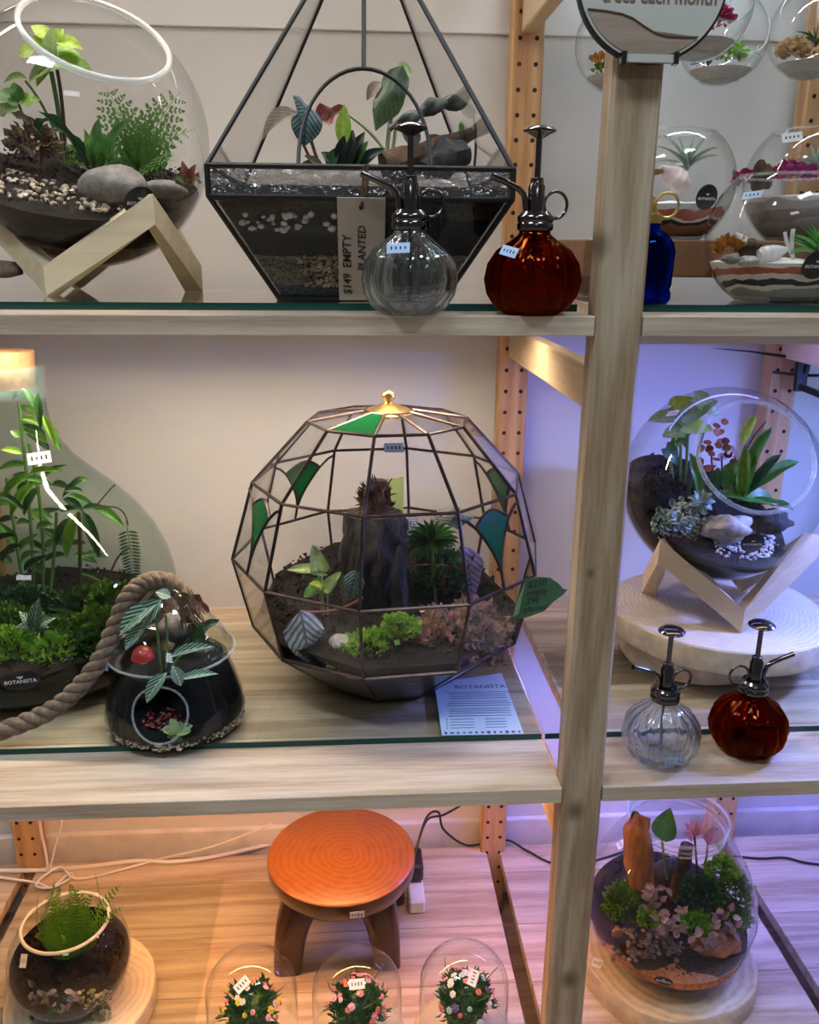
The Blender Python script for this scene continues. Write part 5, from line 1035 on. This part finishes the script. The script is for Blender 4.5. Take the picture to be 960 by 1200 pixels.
def air_plant(px, py, Y, n, Lpx, label, mat='air_leaf', spread=1.0, wpx=3.5, group=None, up=70):
    p = plant('air_plant', px, py, Y, label, 'air plant', group)
    for k in range(n):
        a_ = math.radians(90 + (k / max(1, n - 1) - .5) * 2 * up * spread + random.uniform(-6, 6)); L = Lpx * random.uniform(.75, 1.1)
        px_leaf(p, Y, (px, py), (px + L * math.cos(a_), py - L * math.sin(a_), Y + random.uniform(-.015, .015)), wpx, mat, 'blade', .16 * (1 if math.cos(a_) > 0 else 1), .3)
    return p
c1 = V((PY(787, 205, .265).x, .265, zp1 + .0625)); sand_bowl(c1, .073, .062, .046, 'sand_b', -.024, 'round sand bowl with pink shell on the dark riser beside the post')
hp = hit(828, 231, c1, .073); t1 = [o for o in COL.objects if o.get('label', '').startswith('round sand bowl with pink')][0]; black_sticker(t1, hp, hp - c1, .0135)
air_plant(804, 200, .262, 8, 52, 'slender air plant in the sand bowl with the pink shell')
def shell_thing(px, py, Y, rad, ang, label, whorls=4, mat='shell'):
    t = thing('sea_shell', PY(px, py, Y), label, 'shell'); c = PY(px, py, Y); pr = []
    for k in range(21): f_ = k / 20; pr.append((rad * (math.sin(PI * min(1, f_ * .62 + .12)) * (1 - f_ * .8) * 1.15 + .05 * math.sin(f_ * whorls * 2 * PI) * (1 - f_)) if k else 0, rad * 2.3 * (f_ - .4)))
    pr.append((0, rad * 1.4)); MB().lathe(pr, 22, M.Translation(c) @ M.Rotation(ang, 4, 'Y'), lambda a_, z: 1 + .08 * math.cos(3 * a_ + z * 150)).build('whorl', mat, t); return t
plain('shell_pink', (.66, .50, .46), .5, vary=.25, scale=60)
shell_thing(793, 210, .235, .017, -1.0, 'knobbly pink grey shell under the slender air plant', 5, 'shell_pink')
c2 = V((PY(944, 215, .295).x, .283, zp1 + .0655)); sand_bowl(c2, .077, .065, .050, 'sand_c', -.016, 'round sand bowl with magenta moss behind the front sand bowl')
t2 = [o for o in COL.objects if o.get('label', '').startswith('round sand bowl with magenta')][0]; hp = PY(928, 161, c2.y - .052); price_sticker(t2, hp, V((0, -1, .25)), UPV, .024, .010, turn=.15)
cushion('magenta_moss', 930, 206, .275, (.034, .02, .014), 260, .009, 'moss_magenta', 'magenta dyed moss in the rear sand bowl'); cushion('red_moss', 872, 212, .27, (.010, .012, .009), 90, .007, 'moss_red', 'small red moss clump at the left of the rear sand bowl'); cushion('red_moss', 906, 210, .265, (.008, .010, .010), 80, .007, 'moss_red', 'small red moss clump right of the jagged rock')
stone(PY(893, 207, .255), (.012, .009, .016), 'jagged brown rock in the rear sand bowl', 'bark', 3, .6)
air_plant(956, 204, .27, 11, 34, 'pale spiky air plant on magenta moss', 'air_leaf', 1.0, 5)
c3 = V((PY(916, 290, .14).x, .145, GT + .0665)); sand_bowl(c3, .077, .066, .049, 'sand_a', -.027, 'round sand bowl with striped shell at the shelf front')
t3 = [o for o in COL.objects if o.get('label', '').startswith('round sand bowl with striped')][0]; hp = hit(957, 310, c3, .077); black_sticker(t3, hp, hp - c3, .015); hp = hit(882, 229, c3, .077); price_sticker(t3, hp, hp - c3, UPV, .02, .008, 'paper_blue', .1)
cushion('orange_moss', 854, 291, .125, (.014, .014, .010), 160, .008, 'moss_orange', 'orange moss beside the striped shell')
shell_thing(902, 298, .105, .0135, 1.3, 'striped white spiral shell at the front of the sand bowl', 6); shell_thing(870, 283, .12, .008, -.75, 'long white shell leaning on orange moss', 3)
stone(PY(858, 303, .10), (.010, .007, .005), 'flat brown stone chip beside orange moss', 'stone_grey', 4, .5); stone(PY(876, 306, .095), (.010, .007, .005), 'broken tan stone chip in front of striped shell', 'stone_pale', 6, .5); stone(PY(880, 292, .12), (.012, .010, .010), 'crumbly brown rock behind the striped shell', 'bark', 9, .6)
air_plant(956, 300, .12, 22, 40, 'bright green spiky air plant beside the striped shell', 'air_green', 1.25, 4)
p = plant('coral_branch', 928, 302, .12, 'forked cream coral twig beside the green air plant', 'coral'); px_stem(p, .12, [(930, 304), (926, 290), (930, 268)], .0022, 'shell', 'branch'); px_stem(p, .12, [(928, 298), (922, 288), (920, 272)], .0018, 'shell', 'branch')
# blue sprayer behind the post
bx = V((PY(753, 320, .085).x, .085, GT)); t = thing('blue_sprayer', bx, 'cobalt blue glass sprayer with brass ring beside the post', 'spray bottle'); B = M.Translation(bx)
MB().lathe([(0, .001), (.026, .0), (.029, .004), (.029, .010), (.0275, .014), (.029, .018), (.030, .050), (.028, .058), (.020, .067), (.013, .071), (.0125, .078), (0, .078)], 40, B).build('bottle', 'spray_blue', t)
MB().lathe([(0, .076), (.0145, .076), (.0145, .084), (.008, .086), (.006, .100), (.003, .102), (.003, .120), (.012, .122), (.012, .125), (0, .127)], 24, B).build('pump', 'gold', t)
MB().tube([B @ V((.0175 + .0115 * math.cos(a_), -.004, .093 + .0115 * math.sin(a_))) for a_ in [2 * PI * k / 28 for k in range(29)]], .0014, 8).build('finger_ring', 'gold', t)
MB().tube([B @ V(q) for q in [(-.008, 0, .084), (-.012, 0, .094), (-.03, 0, .100)]], .0026, 8).build('spout', 'gold', t)
# hanging globes
def globe(px, py, Y, R, content, label, ro=.62):
    c = PY(px, py, Y); t = thing('hanging_globe', c + V((0, 0, R)), label, 'globe', 'hanging glass globes'); n_ = V((.25, -.93, .2)).normalized()
    glass_sphere(t, 'glass_ball', c, R, n_, R * ro, bead=.0011, spin_up=V((1, 0, 0)))
    MB().lathe([(.0, -R * .97), (R * .40, -R * .93), (R * .46, -R * .885)], 32, M.Translation(c)).build('flat_foot', 'rim_clear', t)
    ground_in_sphere(t, 'white_sand', c, R * .96, UPV, -R * .66, 'sand_white', .002, .002)
    MB().tube([c + V((0, 0, R * .99)), c + V((0, 0, R + .01)), (c.x, c.y, 1.46)], [.004, .001, .0006], 6).build('hanging_string', 'white_cable', t)
    return c
gl = globe(848, 46, .31, .0505, 0, 'glass globe with bright green moss hanging by the post'); cushion('green_moss', 853, 64, .29, (.019, .014, .013), 320, .007, 'moss_bright', 'bright green moss in a hanging globe'); cushion('blue_moss', 822, 74, .30, (.011, .010, .006), 90, .005, 'moss_ink', 'dark blue moss in the globe with bright green moss')
p = plant('air_plant', 868, 68, .29, 'curly pale air plant in the globe with bright green moss', 'air plant')
for q in ([(868, 72), (872, 48), (880, 60)], [(868, 72), (862, 50), (872, 42)], [(866, 72), (880, 52), (892, 66)], [(870, 72), (884, 68), (890, 52)], [(866, 72), (858, 58), (866, 50)]): px_stem(p, .29, q, .001, 'air_leaf', 'leaf')
globe(953, 38, .31, .051, 0, 'glass globe with tan moss hanging over the right post'); cushion('tan_moss', 931, 62, .285, (.020, .016, .013), 420, .007, 'moss_tan', 'curly tan moss in a hanging globe'); air_plant(955, 55, .29, 8, 28, 'thin dark air plant in the globe with tan moss', 'deep_leaf', 1.0, 2)
globe(728, 52, .33, .054, 0, 'glass globe with orange moss hanging behind the post'); cushion('orange_moss', 706, 72, .31, (.013, .012, .006), 120, .006, 'moss_orange', 'orange moss in the globe behind the post'); cushion('green_moss', 708, 82, .305, (.013, .012, .006), 90, .005, 'moss_green', 'green moss under orange moss in the globe')
globe(822, 8, .16, .050, 0, 'glass globe with dark red moss hanging behind the round sign'); cushion('red_moss', 838, 24, .14, (.016, .012, .010), 200, .008, 'moss_red', 'dark red moss in the globe behind the round sign')
# round sign on the post
sc_ = PY(766, -26, -.008); sr = .0635; sg = thing('round_sign', sc_, 'round wooden sign with dark rim fixed to the front post', 'sign'); FS = frame(sc_, V((0, -1, .05)), UPV)
plain('sign_face', (.50, .48, .41), .6, vary=.04, scale=20); wood('sign_wood', (.34, .25, .18), (.2, .13, .09), 'X', 2.2, knots=False)
MB().lathe([(0, -.006), (sr, -.006), (sr, .0), (sr * .985, .0005), (0, .0005)], 72, FS).build('rim', 'ink', sg)
MB().lathe([(0, .0012), (sr * .965, .0012), (sr * .965, .0004)], 72, FS).build('face', 'sign_face', sg)
rr_ = sr * .93; u_ = sr / 83; arc = [FS @ V((rr_ * math.cos(a_), rr_ * math.sin(a_), .0020)) for a_ in [math.radians(204.5 + (313 - 204.5) * k / 24) for k in range(25)]]
wv = [FS @ V((x * u_, y * u_, .0020)) for x, y in [(52.6, -56.5), (36, -57), (18, -56.5), (6, -54), (-8, -47), (-20, -40), (-32, -36), (-50, -33.5), (-70, -32)]]
cen = FS @ V((0, -sr * .62, .0020)); pts = arc + wv[1:-1]; MB().add([cen] + pts, [(0, 1 + i, 1 + (i + 1) % len(pts)) for i in range(len(pts))]).build('wood_inlay', 'sign_wood', sg, False)
MB().tube([x + V((0, -.0005, 0)) for x in wv], .0006, 5).build('wavy_line', 'rope_dark', sg)
plain('sign_ink', (.16, .10, .06), .7); tm = PY(774, -3, -.0105); tm4 = FS.copy(); tm4.translation = tm; text('lettering', 'trees each month', .0135, tm4, 'sign_ink', sg)
MB().box((0, 0, 0), (.040, .006, .004), FS @ M.Translation((0, -sr * .955, .003))).build('ledge', 'sign_face', sg, False)
for s_ in (-1, 1): MB().box((0, 0, 0), (.004, .009, .007), FS @ M.Translation((s_ * .022, -sr * .95, .003))).build('bracket', 'chrome_dark', sg, False)

# ------------------------------------------------------------------ low shelf
# stool
st = thing('wooden_stool', (-.023, .33, 0), 'low brown stool with an orange ringed round top', 'stool'); SM = M.Translation((-.023, .33, 0)); zs = .148; sr_ = .1135
MB().lathe([(0, zs), (sr_ * .97, zs), (sr_ * .995, zs - .003)], 64, SM).build('seat_face', 'stool_top', st)
MB().lathe([(sr_ * .995, zs - .003), (sr_, zs - .008), (sr_ * .99, zs - .024), (sr_ * .94, zs - .034), (0, zs - .034)], 64, SM).build('seat_rim', 'stool_body', st)
for dx_, dy_ in ((-.078, -.066), (.064, -.064), (.078, .062), (-.070, .062)):
    vs = []; N_ = 24
    for i in range(13):
        f_ = i / 12; z = (zs - .030) * f_; wd = .021 + .005 * f_ + .008 * f_ ** 4; k_ = 1.05 - .12 * f_ - .30 * f_ ** 4; cx_ = -.023 + dx_ * k_; cy_ = .33 + dy_ * k_
        for k in range(N_): a_ = 2 * PI * k / N_; e_ = (abs(math.cos(a_)) ** 4 + abs(math.sin(a_)) ** 4) ** -.25; vs.append((cx_ + wd * e_ * math.cos(a_), cy_ + wd * .85 * e_ * math.sin(a_), z))
    fs = [(i * N_ + k, i * N_ + (k + 1) % N_, (i + 1) * N_ + (k + 1) % N_, (i + 1) * N_ + k) for i in range(12) for k in range(N_)] + [tuple(range(N_))]
    MB().add(vs, fs).build('leg', 'stool_body', st)
price_sticker(st, V((.0, .33 - sr_ * .993, zs - .017)), V((.08, -1, .0)), UPV, .021, .011, turn=0)
# power adapter and cables
pa = thing('power_adapter', PY(488, 1030, .43), 'black and white power adapter on the floorboards behind the stool', 'adapter')
bevbox('white_block', (.098, .40, .012), (.026, .085, .024), 'white_cable', pa, .003); bevbox('black_block', (.098, .425, .042), (.026, .05, .034), 'black_plastic', pa, .004)
def cable(name, pts, r, mat, label):
    q = [V(p) for p in pts]; s_ = []
    for i in range(len(q) - 1):
        p0, p1, p2, p3 = q[max(0, i - 1)], q[i], q[i + 1], q[min(len(q) - 1, i + 2)]
        for k in range(8): u = k / 8; s_.append(.5 * ((2 * p1) + (p2 - p0) * u + (2 * p0 - 5 * p1 + 4 * p2 - p3) * u ** 2 + (3 * p1 - p0 - 3 * p2 + p3) * u ** 3))
    s_.append(q[-1]); return tag(MB().tube(s_, r, 8).build(name, mat, origin=q[0]), label, 'cable')
fz = lambda x, y, z=.004: PZ(x, y, z)
cable('white_cable', [fz(-30, 1020), fz(40, 1020), fz(100, 1016), fz(160, 1009), fz(200, 1010), fz(250, 1004), fz(316, 990), fz(360, 985)], .0036, 'white_cable', 'thick white cable running along the wall to the stool')
cable('white_cable', [fz(-30, 1024, .012), fz(40, 1034, .008), fz(60, 1040, .006), fz(80, 1024, .006), fz(84, 1028, .006), fz(60, 1040, .009), fz(42, 1036, .009), fz(70, 1016, .012), fz(90, 1030, .006), fz(140, 1020, .006), fz(190, 1006, .008), PY(250, 992, .49), PY(318, 966, .49)], .0020, 'white_cable', 'thin looped white cable behind the fern bowl')
cable('white_cable', [PY(46, 955, .49), PY(48, 975, .492), PY(54, 1002, .492), fz(56, 1020, .010)], .0024, 'white_cable', 'white cable hanging down the left back post')
cable('white_cable', [PY(66, 956, .49), PY(72, 964, .49), PY(66, 985, .49), fz(58, 1020, .011)], .0022, 'white_cable', 'bent white cable dropping beside the left back post')
cable('black_cable', [V((.1, .44, .055)), PY(500, 958, .48), PY(514, 952, .49), PY(520, 972, .48), fz(545, 990, .012), fz(570, 988, .01), fz(596, 985, .014), fz(618, 997), fz(650, 1012), fz(690, 1010), fz(740, 995)], .0021, 'black_plastic', 'black cable crossing from the adapter past the post')
cable('black_cable', [PY(540, 944, .50), PY(520, 955, .495), PY(500, 962, .47), V((.099, .43, .06))], .0020, 'black_plastic', 'short black cable rising behind the stool')
cable('black_cable', [fz(860, 1003), fz(890, 1006), fz(920, 1005), fz(945, 1011), fz(990, 1016)], .0021, 'black_plastic', 'black cable behind the egg shaped jar')
# egg shaped jar on a slice
jx, jy = .455, .222
wood_slice('wood_slice', (jx + .008, jy + .003, 0), .128, .038, 'pale ringed wood slice under the egg shaped jar', 'ring_slice', 'wood slice', .03, 9)
t = thing('egg_jar_terrarium', (jx, jy, .0385), 'egg shaped glass jar terrarium on a ringed wood slice', 'terrarium'); JM = M.Translation((jx, jy, .0385)); zj = .235
egg = [(0, .003), (.05, .001), (.072, .004), (.090, .016), (.108, .04), (.120, .068), (.1225, .092), (.119, .120), (.108, .152), (.090, .182), (.075, .203), (.067, .213), (.0655, .220), (.068, .228), (.069, zj)]
MB().lathe(egg, 72, JM).build('glass_body', 'bowl_glass', t)
for r, z, b in ((.0695, zj, .0022), (.0672, .224, .0012), (.0655, .216, .0014)): MB().lathe([(r + b * math.cos(2 * PI * k / 8), z + b * math.sin(2 * PI * k / 8)) for k in range(8)], 60, JM, closed=True).build('rim', 'rim_clear', t)
g = MB().lathe([(0, .005), (.07, .006), (.088, .018), (.105, .041), (.113, .064), (.10, .070), (.05, .078), (0, .082)], 56, JM); g.v = [(x, y, z + (.02 * (y - jy) / .1 if z > .09 else 0)) for x, y, z in g.v]; g.build('soil', 'jar_soil', t); crumbs(t, [V((jx + .1 * r_ * math.cos(a_), jy + .1 * r_ * math.sin(a_), .0385 + .070 + .010 * (1 - r_) + .02 * r_ * math.sin(a_) + random.uniform(0, .006))) for r_, a_ in [(math.sqrt(random.random()), random.uniform(0, 2 * PI)) for _ in range(700)]], .0015, .004)
hp = PZ(778, 1150, .045); hp = hit(778, 1149, V((jx, jy, .10)), .119); black_sticker(t, hp, hp - V((jx, jy, .10)), .012, squash=.55)
hp = hit(728, 990, V((jx, jy, .14)), .117); price_sticker(t, hp, hp - V((jx, jy, .13)), UPV, .014, .012, turn=0)
def jp(x, y, Y): return PY(x, y, jy + Y)
MB().blob(PZ(838, 1105, .105), (.038, .024, .011), 3, .25, None, 3).build('orange_sand', 'sand_orange', t)
pebbles(t, 'pebbles', [jp(random.gauss(770, 26), 1100 + random.uniform(-14, 26), -.085 + random.uniform(0, .02)) for _ in range(120)], .0026, .0052, 'pebble_brown')
log('driftwood', [jp(755, 1060, -.03), jp(748, 1010, -.03), jp(746, 975, -.03), jp(752, 955, -.02)], [.014, .021, .018, .012], 'bark_orange', 'upright orange brown bark slab in the egg shaped jar', 14, .2, seed=1)
log('driftwood', [jp(790, 1050, .01), jp(798, 1020, .01), jp(806, 990, .01)], [.012, .010, .009], 'bark', 'slanted brown stick in the middle of the egg shaped jar', 10, .3, seed=6)
stone(jp(780, 1030, .03), (.028, .02, .035), 'dark wet stone at the middle of the egg shaped jar', 'bark_dark', 4, .3)
for x, y, Y, r, n_, mt, lb in [(735, 1062, -.04, .036, 420, 'moss_green', 'mossy olive green cushion at the left of the egg jar'), (760, 1078, -.075, .014, 140, 'moss_bright', 'pale lime leaf tuft left of the egg jar fittonia'), (822, 1050, -.04, .032, 460, 'moss_dark', 'dark green feathery moss in the egg jar'), (858, 1045, -.02, .030, 460, 'moss_green', 'large fresh green moss at the right of the egg jar'), (846, 1022, -.01, .024, 320, 'moss_bright', 'bright green moss high at the right of the egg jar'), (860, 1078, -.045, .024, 300, 'moss_green', 'drooping green moss low at the right of the egg jar'), (815, 1085, -.07, .022, 260, 'fern_bright', 'green feathery fern tuft at the egg jar front')]: cushion('moss_cushion', x, y, jy + Y, (r, r * .8, r), int(n_ * 2.2), .0075, mt, lb)
p = plant('green_leaf_plant', 776, 990, jy, 'broad veined green leaf under the egg jar mouth'); px_leaf(p, jy, (776, 985), (786, 946), 26, 'green_leaf', 'ovate'); px_leaf(p, jy + .02, (776, 985), (790, 970), 14, 'pothos', 'ovate'); px_leaf(p, jy - .02, (746, 965), (742, 950), 12, 'deep_leaf', 'round'); px_stem(p, jy, [(782, 1030), (778, 1005), (776, 985)], .0018)
p = plant('pink_syngonium', 818, 1000, jy + .02, 'pink leaved plant rising into the egg jar mouth')
for b, e in [((812, 980), (802, 964)), ((814, 980), (816, 962)), ((818, 978), (826, 962)), ((812, 984), (800, 976)), ((828, 988), (838, 968)), ((830, 990), (840, 976)), ((816, 975), (808, 960))]: px_leaf(p, jy + .02, b, e, 9, 'pink_leaf', 'ovate')
for q in ([(818, 1030), (816, 1005), (814, 980)], [(824, 1030), (828, 1010), (830, 985)]): px_stem(p, jy + .02, q, .0016, 'stem_brown')
for k, (x, y, Y, n_, lb) in enumerate([(785, 1080, -.10, 13, 'pink veined fittonia at the front of the egg jar'), (848, 1080, -.08, 9, 'pink veined fittonia below the fresh green moss'), (772, 1052, -.07, 8, 'pink veined fittonia against the orange bark slab'), (828, 1102, -.10, 8, 'small pale fittonia at the edge of orange sand')]):
    p = plant('pink_fittonia', x, y, jy + Y, lb)
    for i in range(n_ * 2): a_ = 2 * PI * i / n_ + random.uniform(-.2, .2); bx_, by_ = x + random.uniform(-15, 15), y + random.uniform(-15, 15); px_leaf(p, jy + Y + random.uniform(-.01, .01), (bx_, by_), (bx_ + random.uniform(10, 15) * math.cos(a_), by_ + random.uniform(8, 13) * math.sin(a_)), 6.5, 'fittonia_pink' if i % 3 else 'cream_pink', 'ovate')
price_sticker([o for o in COL.objects if o.get('label', '').startswith('pale ringed')][0], V((jx - .105, jy - .02, .039)), UPV, V((0, 1, 0)), .014, .018, turn=-.5)
# fern bowl on a slice
fx, fy = PZ(92, 1150, .05).x - .004, .195
wood_slice('wood_slice', (fx + .008, fy + .002, .0055), .105, .030, 'pale wood slice under the fern bowl on the glass sheet', 'pale_slice', 'wood slice', .05, 4)
fc = V((fx, fy, .036 + .066)); t = thing('fern_bowl', (fx, fy, .036), 'small open glass bowl of dark soil with a bright fern', 'terrarium'); FR = .0805
glass_sphere(t, 'glass_bowl', fc, FR, UPV, .056, flat=.066, bead=.0024, rim='rim_glass'); ground_in_sphere(t, 'soil', fc, FR * .97, V((.05, -.25, 1)).normalized(), -.004, 'soil', .01, .004, seed=8)
crumbs(t, [p + V((0, 0, random.uniform(.001, .008))) for p in surf_pts(fc, V((.05, -.25, 1)).normalized(), -.004, FR * .9, 600)], .0015, .004)
hp = hit(28, 1126, fc, FR); price_sticker(t, hp, hp - fc, UPV, .011, .016, 'paper_white', .35, 3)
pebbles(t, 'gravel', [hit(x, y, fc, FR * .955) for x, y in [(random.uniform(92, 130), random.uniform(1160, 1195)) for _ in range(90)]], .002, .0036, 'pebble_green')
p = plant('boston_fern', 88, 1125, fy, 'bright green upright fern in the small open bowl')
for k in range(44):
    a_ = random.uniform(0, 2 * PI); r = random.uniform(.010, .046); h_ = random.uniform(.055, .112); b = fc + V((.0, .006, .0)); frond(p, b + V((.012 * math.cos(a_), .012 * math.sin(a_), 0)), b + V((r * math.cos(a_), r * math.sin(a_), h_)), .021, 'fern_bowl_green', 17, 0, .14, V((math.cos(a_) * .9, math.sin(a_) * .9 - .5, .5)), .8)
for e in [(142, 1036), (145, 1062), (62, 1046), (90, 1038), (108, 1045), (40, 1095)]: px_frond(p, fy, (90, 1112), e, 16, 'fern_bowl_green', 17, 0, .08, None, .85)
p = plant('pinkish_succulent', 62, 1170, fy - .06, 'grey pink leafed plant low at the front of the fern bowl')
for k in range(44): a_ = random.uniform(0, 2 * PI); x, y = 62 + random.uniform(-26, 22), 1172 + random.uniform(-16, 18); q = hit(x, y, fc, FR * .93); e = hit(x + 13 * math.cos(a_), y + 11 * math.sin(a_), fc, FR * .95); leaf(p, q, e, .007, random.choice(['cream_pink', 'black_leaf', 'silver_leaf', 'deep_leaf', 'brown_leaf']), 'ovate')
m_ = thing('toy_mushroom', hit(123, 1165, fc, FR * .9), 'glossy purple toy mushroom with white dots in the fern bowl', 'mushroom'); b_ = hit(123, 1166, fc, FR * .88); MB().lathe([(0, -.004), (.010, -.003), (.0105, .001), (.008, .007), (.004, .0095), (0, .010)], 20, M.Translation(b_)).build('cap', 'cap_purple', m_)
mb = MB(); [mb.blob(b_ + V((.0095 * math.sin(a_) * math.cos(e_), -.0095 * math.cos(a_) * math.cos(e_), .001 + .008 * math.sin(e_))), .0013, 1) for a_ in (-.8, 0, .8) for e_ in (.1, .7)]; o = mb.build('dots', 'white_print', m_); o['kind'] = 'stuff'; MB().lathe([(0, -.012), (.004, -.012), (.0035, -.003), (0, -.003)], 10, M.Translation(b_)).build('stalk', 'shell', m_)
# glass cloches with flower balls
FL = [('flower_pink', (.80, .26, .30)), ('flower_coral', (.75, .20, .13)), ('flower_white', (.78, .76, .74)), ('flower_yellow', (.85, .62, .05)), ('flower_purple', (.18, .10, .28)), ('flower_mint', (.40, .62, .55)), ('flower_rose', (.82, .45, .52))]
for n_, c_ in FL: plain(n_, c_, .6)
for k, (px, top, lb) in enumerate([(290, 1111, 'glass cloche over flowers with a yellow bloom beside the glass sheet'), (418, 1111, 'glass cloche over pink flowers in front of the stool'), (548, 1104, 'glass cloche over mixed flowers beside the shelf gap')]):
    Yc = .125; tp = PY(px, top + 16, Yc - .02); C0 = V((tp.x, Yc, 0)); H = tp.z - .012; r = .0600
    t = thing('glass_cloche', C0, lb, 'cloche'); QM = M.Translation(C0)
    MB().lathe([(0, .0), (.066, 0), (.067, .003), (.067, .010), (.065, .012), (0, .012)], 48, QM).build('wooden_base', 'stand_wood', t)
    hs = H - r * .95
    MB().lathe([(.062, .0122), (r, .02), (r, hs)] + [(r * math.cos(a_), hs + r * .95 * math.sin(a_)) for a_ in [PI / 2 * i / 14 for i in range(1, 15)]], 64, M.Translation(C0)).build('glass_dome', 'clear_glass', t)
    n_ = V((-.1 + .1 * k, -.55, .8)).normalized(); price_sticker(t, C0 + V((0, 0, hs)) + V((n_.x * r, n_.y * r, n_.z * r * .95)), n_, UPV, .020, .012, turn=(.9, .05, 1.0)[k])
    fb = C0 + V((.002 * (k - 1), .0, max(.062, H - .116))); p = thing('flower_ball', fb - V((0, 0, .03)), ['posy with yellow and coral flowers under a cloche', 'posy with pink flowers under a cloche', 'posy with white coral and purple flowers under a cloche'][k], 'flowers')
    MB().blob(fb, (.030, .030, .030), 2, .2).build('moss_core', 'moss_dark', p); tuft(p, 'greenery', fb, .037, 620, .013, 'posy_green', .5, asp=.16); MB().lathe([(0, .012), (.018, .012), (.022, .03), (0, .03)], 20, QM).build('pot', 'bark', p)
    MB().tube([C0 + V((0, 0, .028)), fb], .006, 8).build('stem', 'stem_brown', p)
    pal = [['flower_yellow', 'flower_coral', 'flower_white', 'flower_rose', 'flower_coral'], ['flower_pink', 'flower_rose', 'flower_pink', 'flower_coral'], ['flower_white', 'flower_coral', 'flower_purple', 'flower_mint', 'flower_pink', 'flower_white']][k]
    for i in range(30):
        u = random.uniform(.05, 1); a_ = i * 2.4 + k; d = V((math.cos(a_) * math.sqrt(1 - u * u), math.sin(a_) * math.sqrt(1 - u * u), u)); c_ = fb + d * .040; mb = MB(); Fm = frame(c_, d, V((.3, .2, .9)) if abs(d.z) < .95 else V((1, 0, 0))); rr = random.uniform(.0032, .0052) * (1.35 if i == 2 else 1)
        for q in range(6): a2 = q * PI / 3; mb.blob((rr * .62 * math.cos(a2), rr * .62 * math.sin(a2), 0), (rr * .5, rr * .5, rr * .28), 1, 0, Fm)
        mb.blob((0, 0, rr * .2), rr * .4, 1, 0, Fm); mb.build('flower', pal[i % len(pal)], p)
    for q in range(5): a_ = random.uniform(0, 2 * PI); d = V((math.cos(a_) * .8, math.sin(a_) * .8, .7)).normalized(); MB().tube([fb + d * .03, fb + d * .048 + V((0, 0, .004)), fb + d * .056 + V((.004, 0, .010))], [.001, .0008, .0005], 5).build('twig', 'stem_green', p)

t = thing('glass_tumbler', V((PZ(978, 862, ZM).x, .075, ZM)), 'small clear glass standing right of the amber pump sprayer', 'glass'); MB().lathe([(0, .002), (.018, .001), (.021, .006), (.0235, .03), (.0225, .048), (.0195, .058), (.018, .058), (.021, .048), (.022, .03), (.0195, .008), (0, .006)], 40, M.Translation(t.location)).build('glass_body', 'bowl_glass', t)
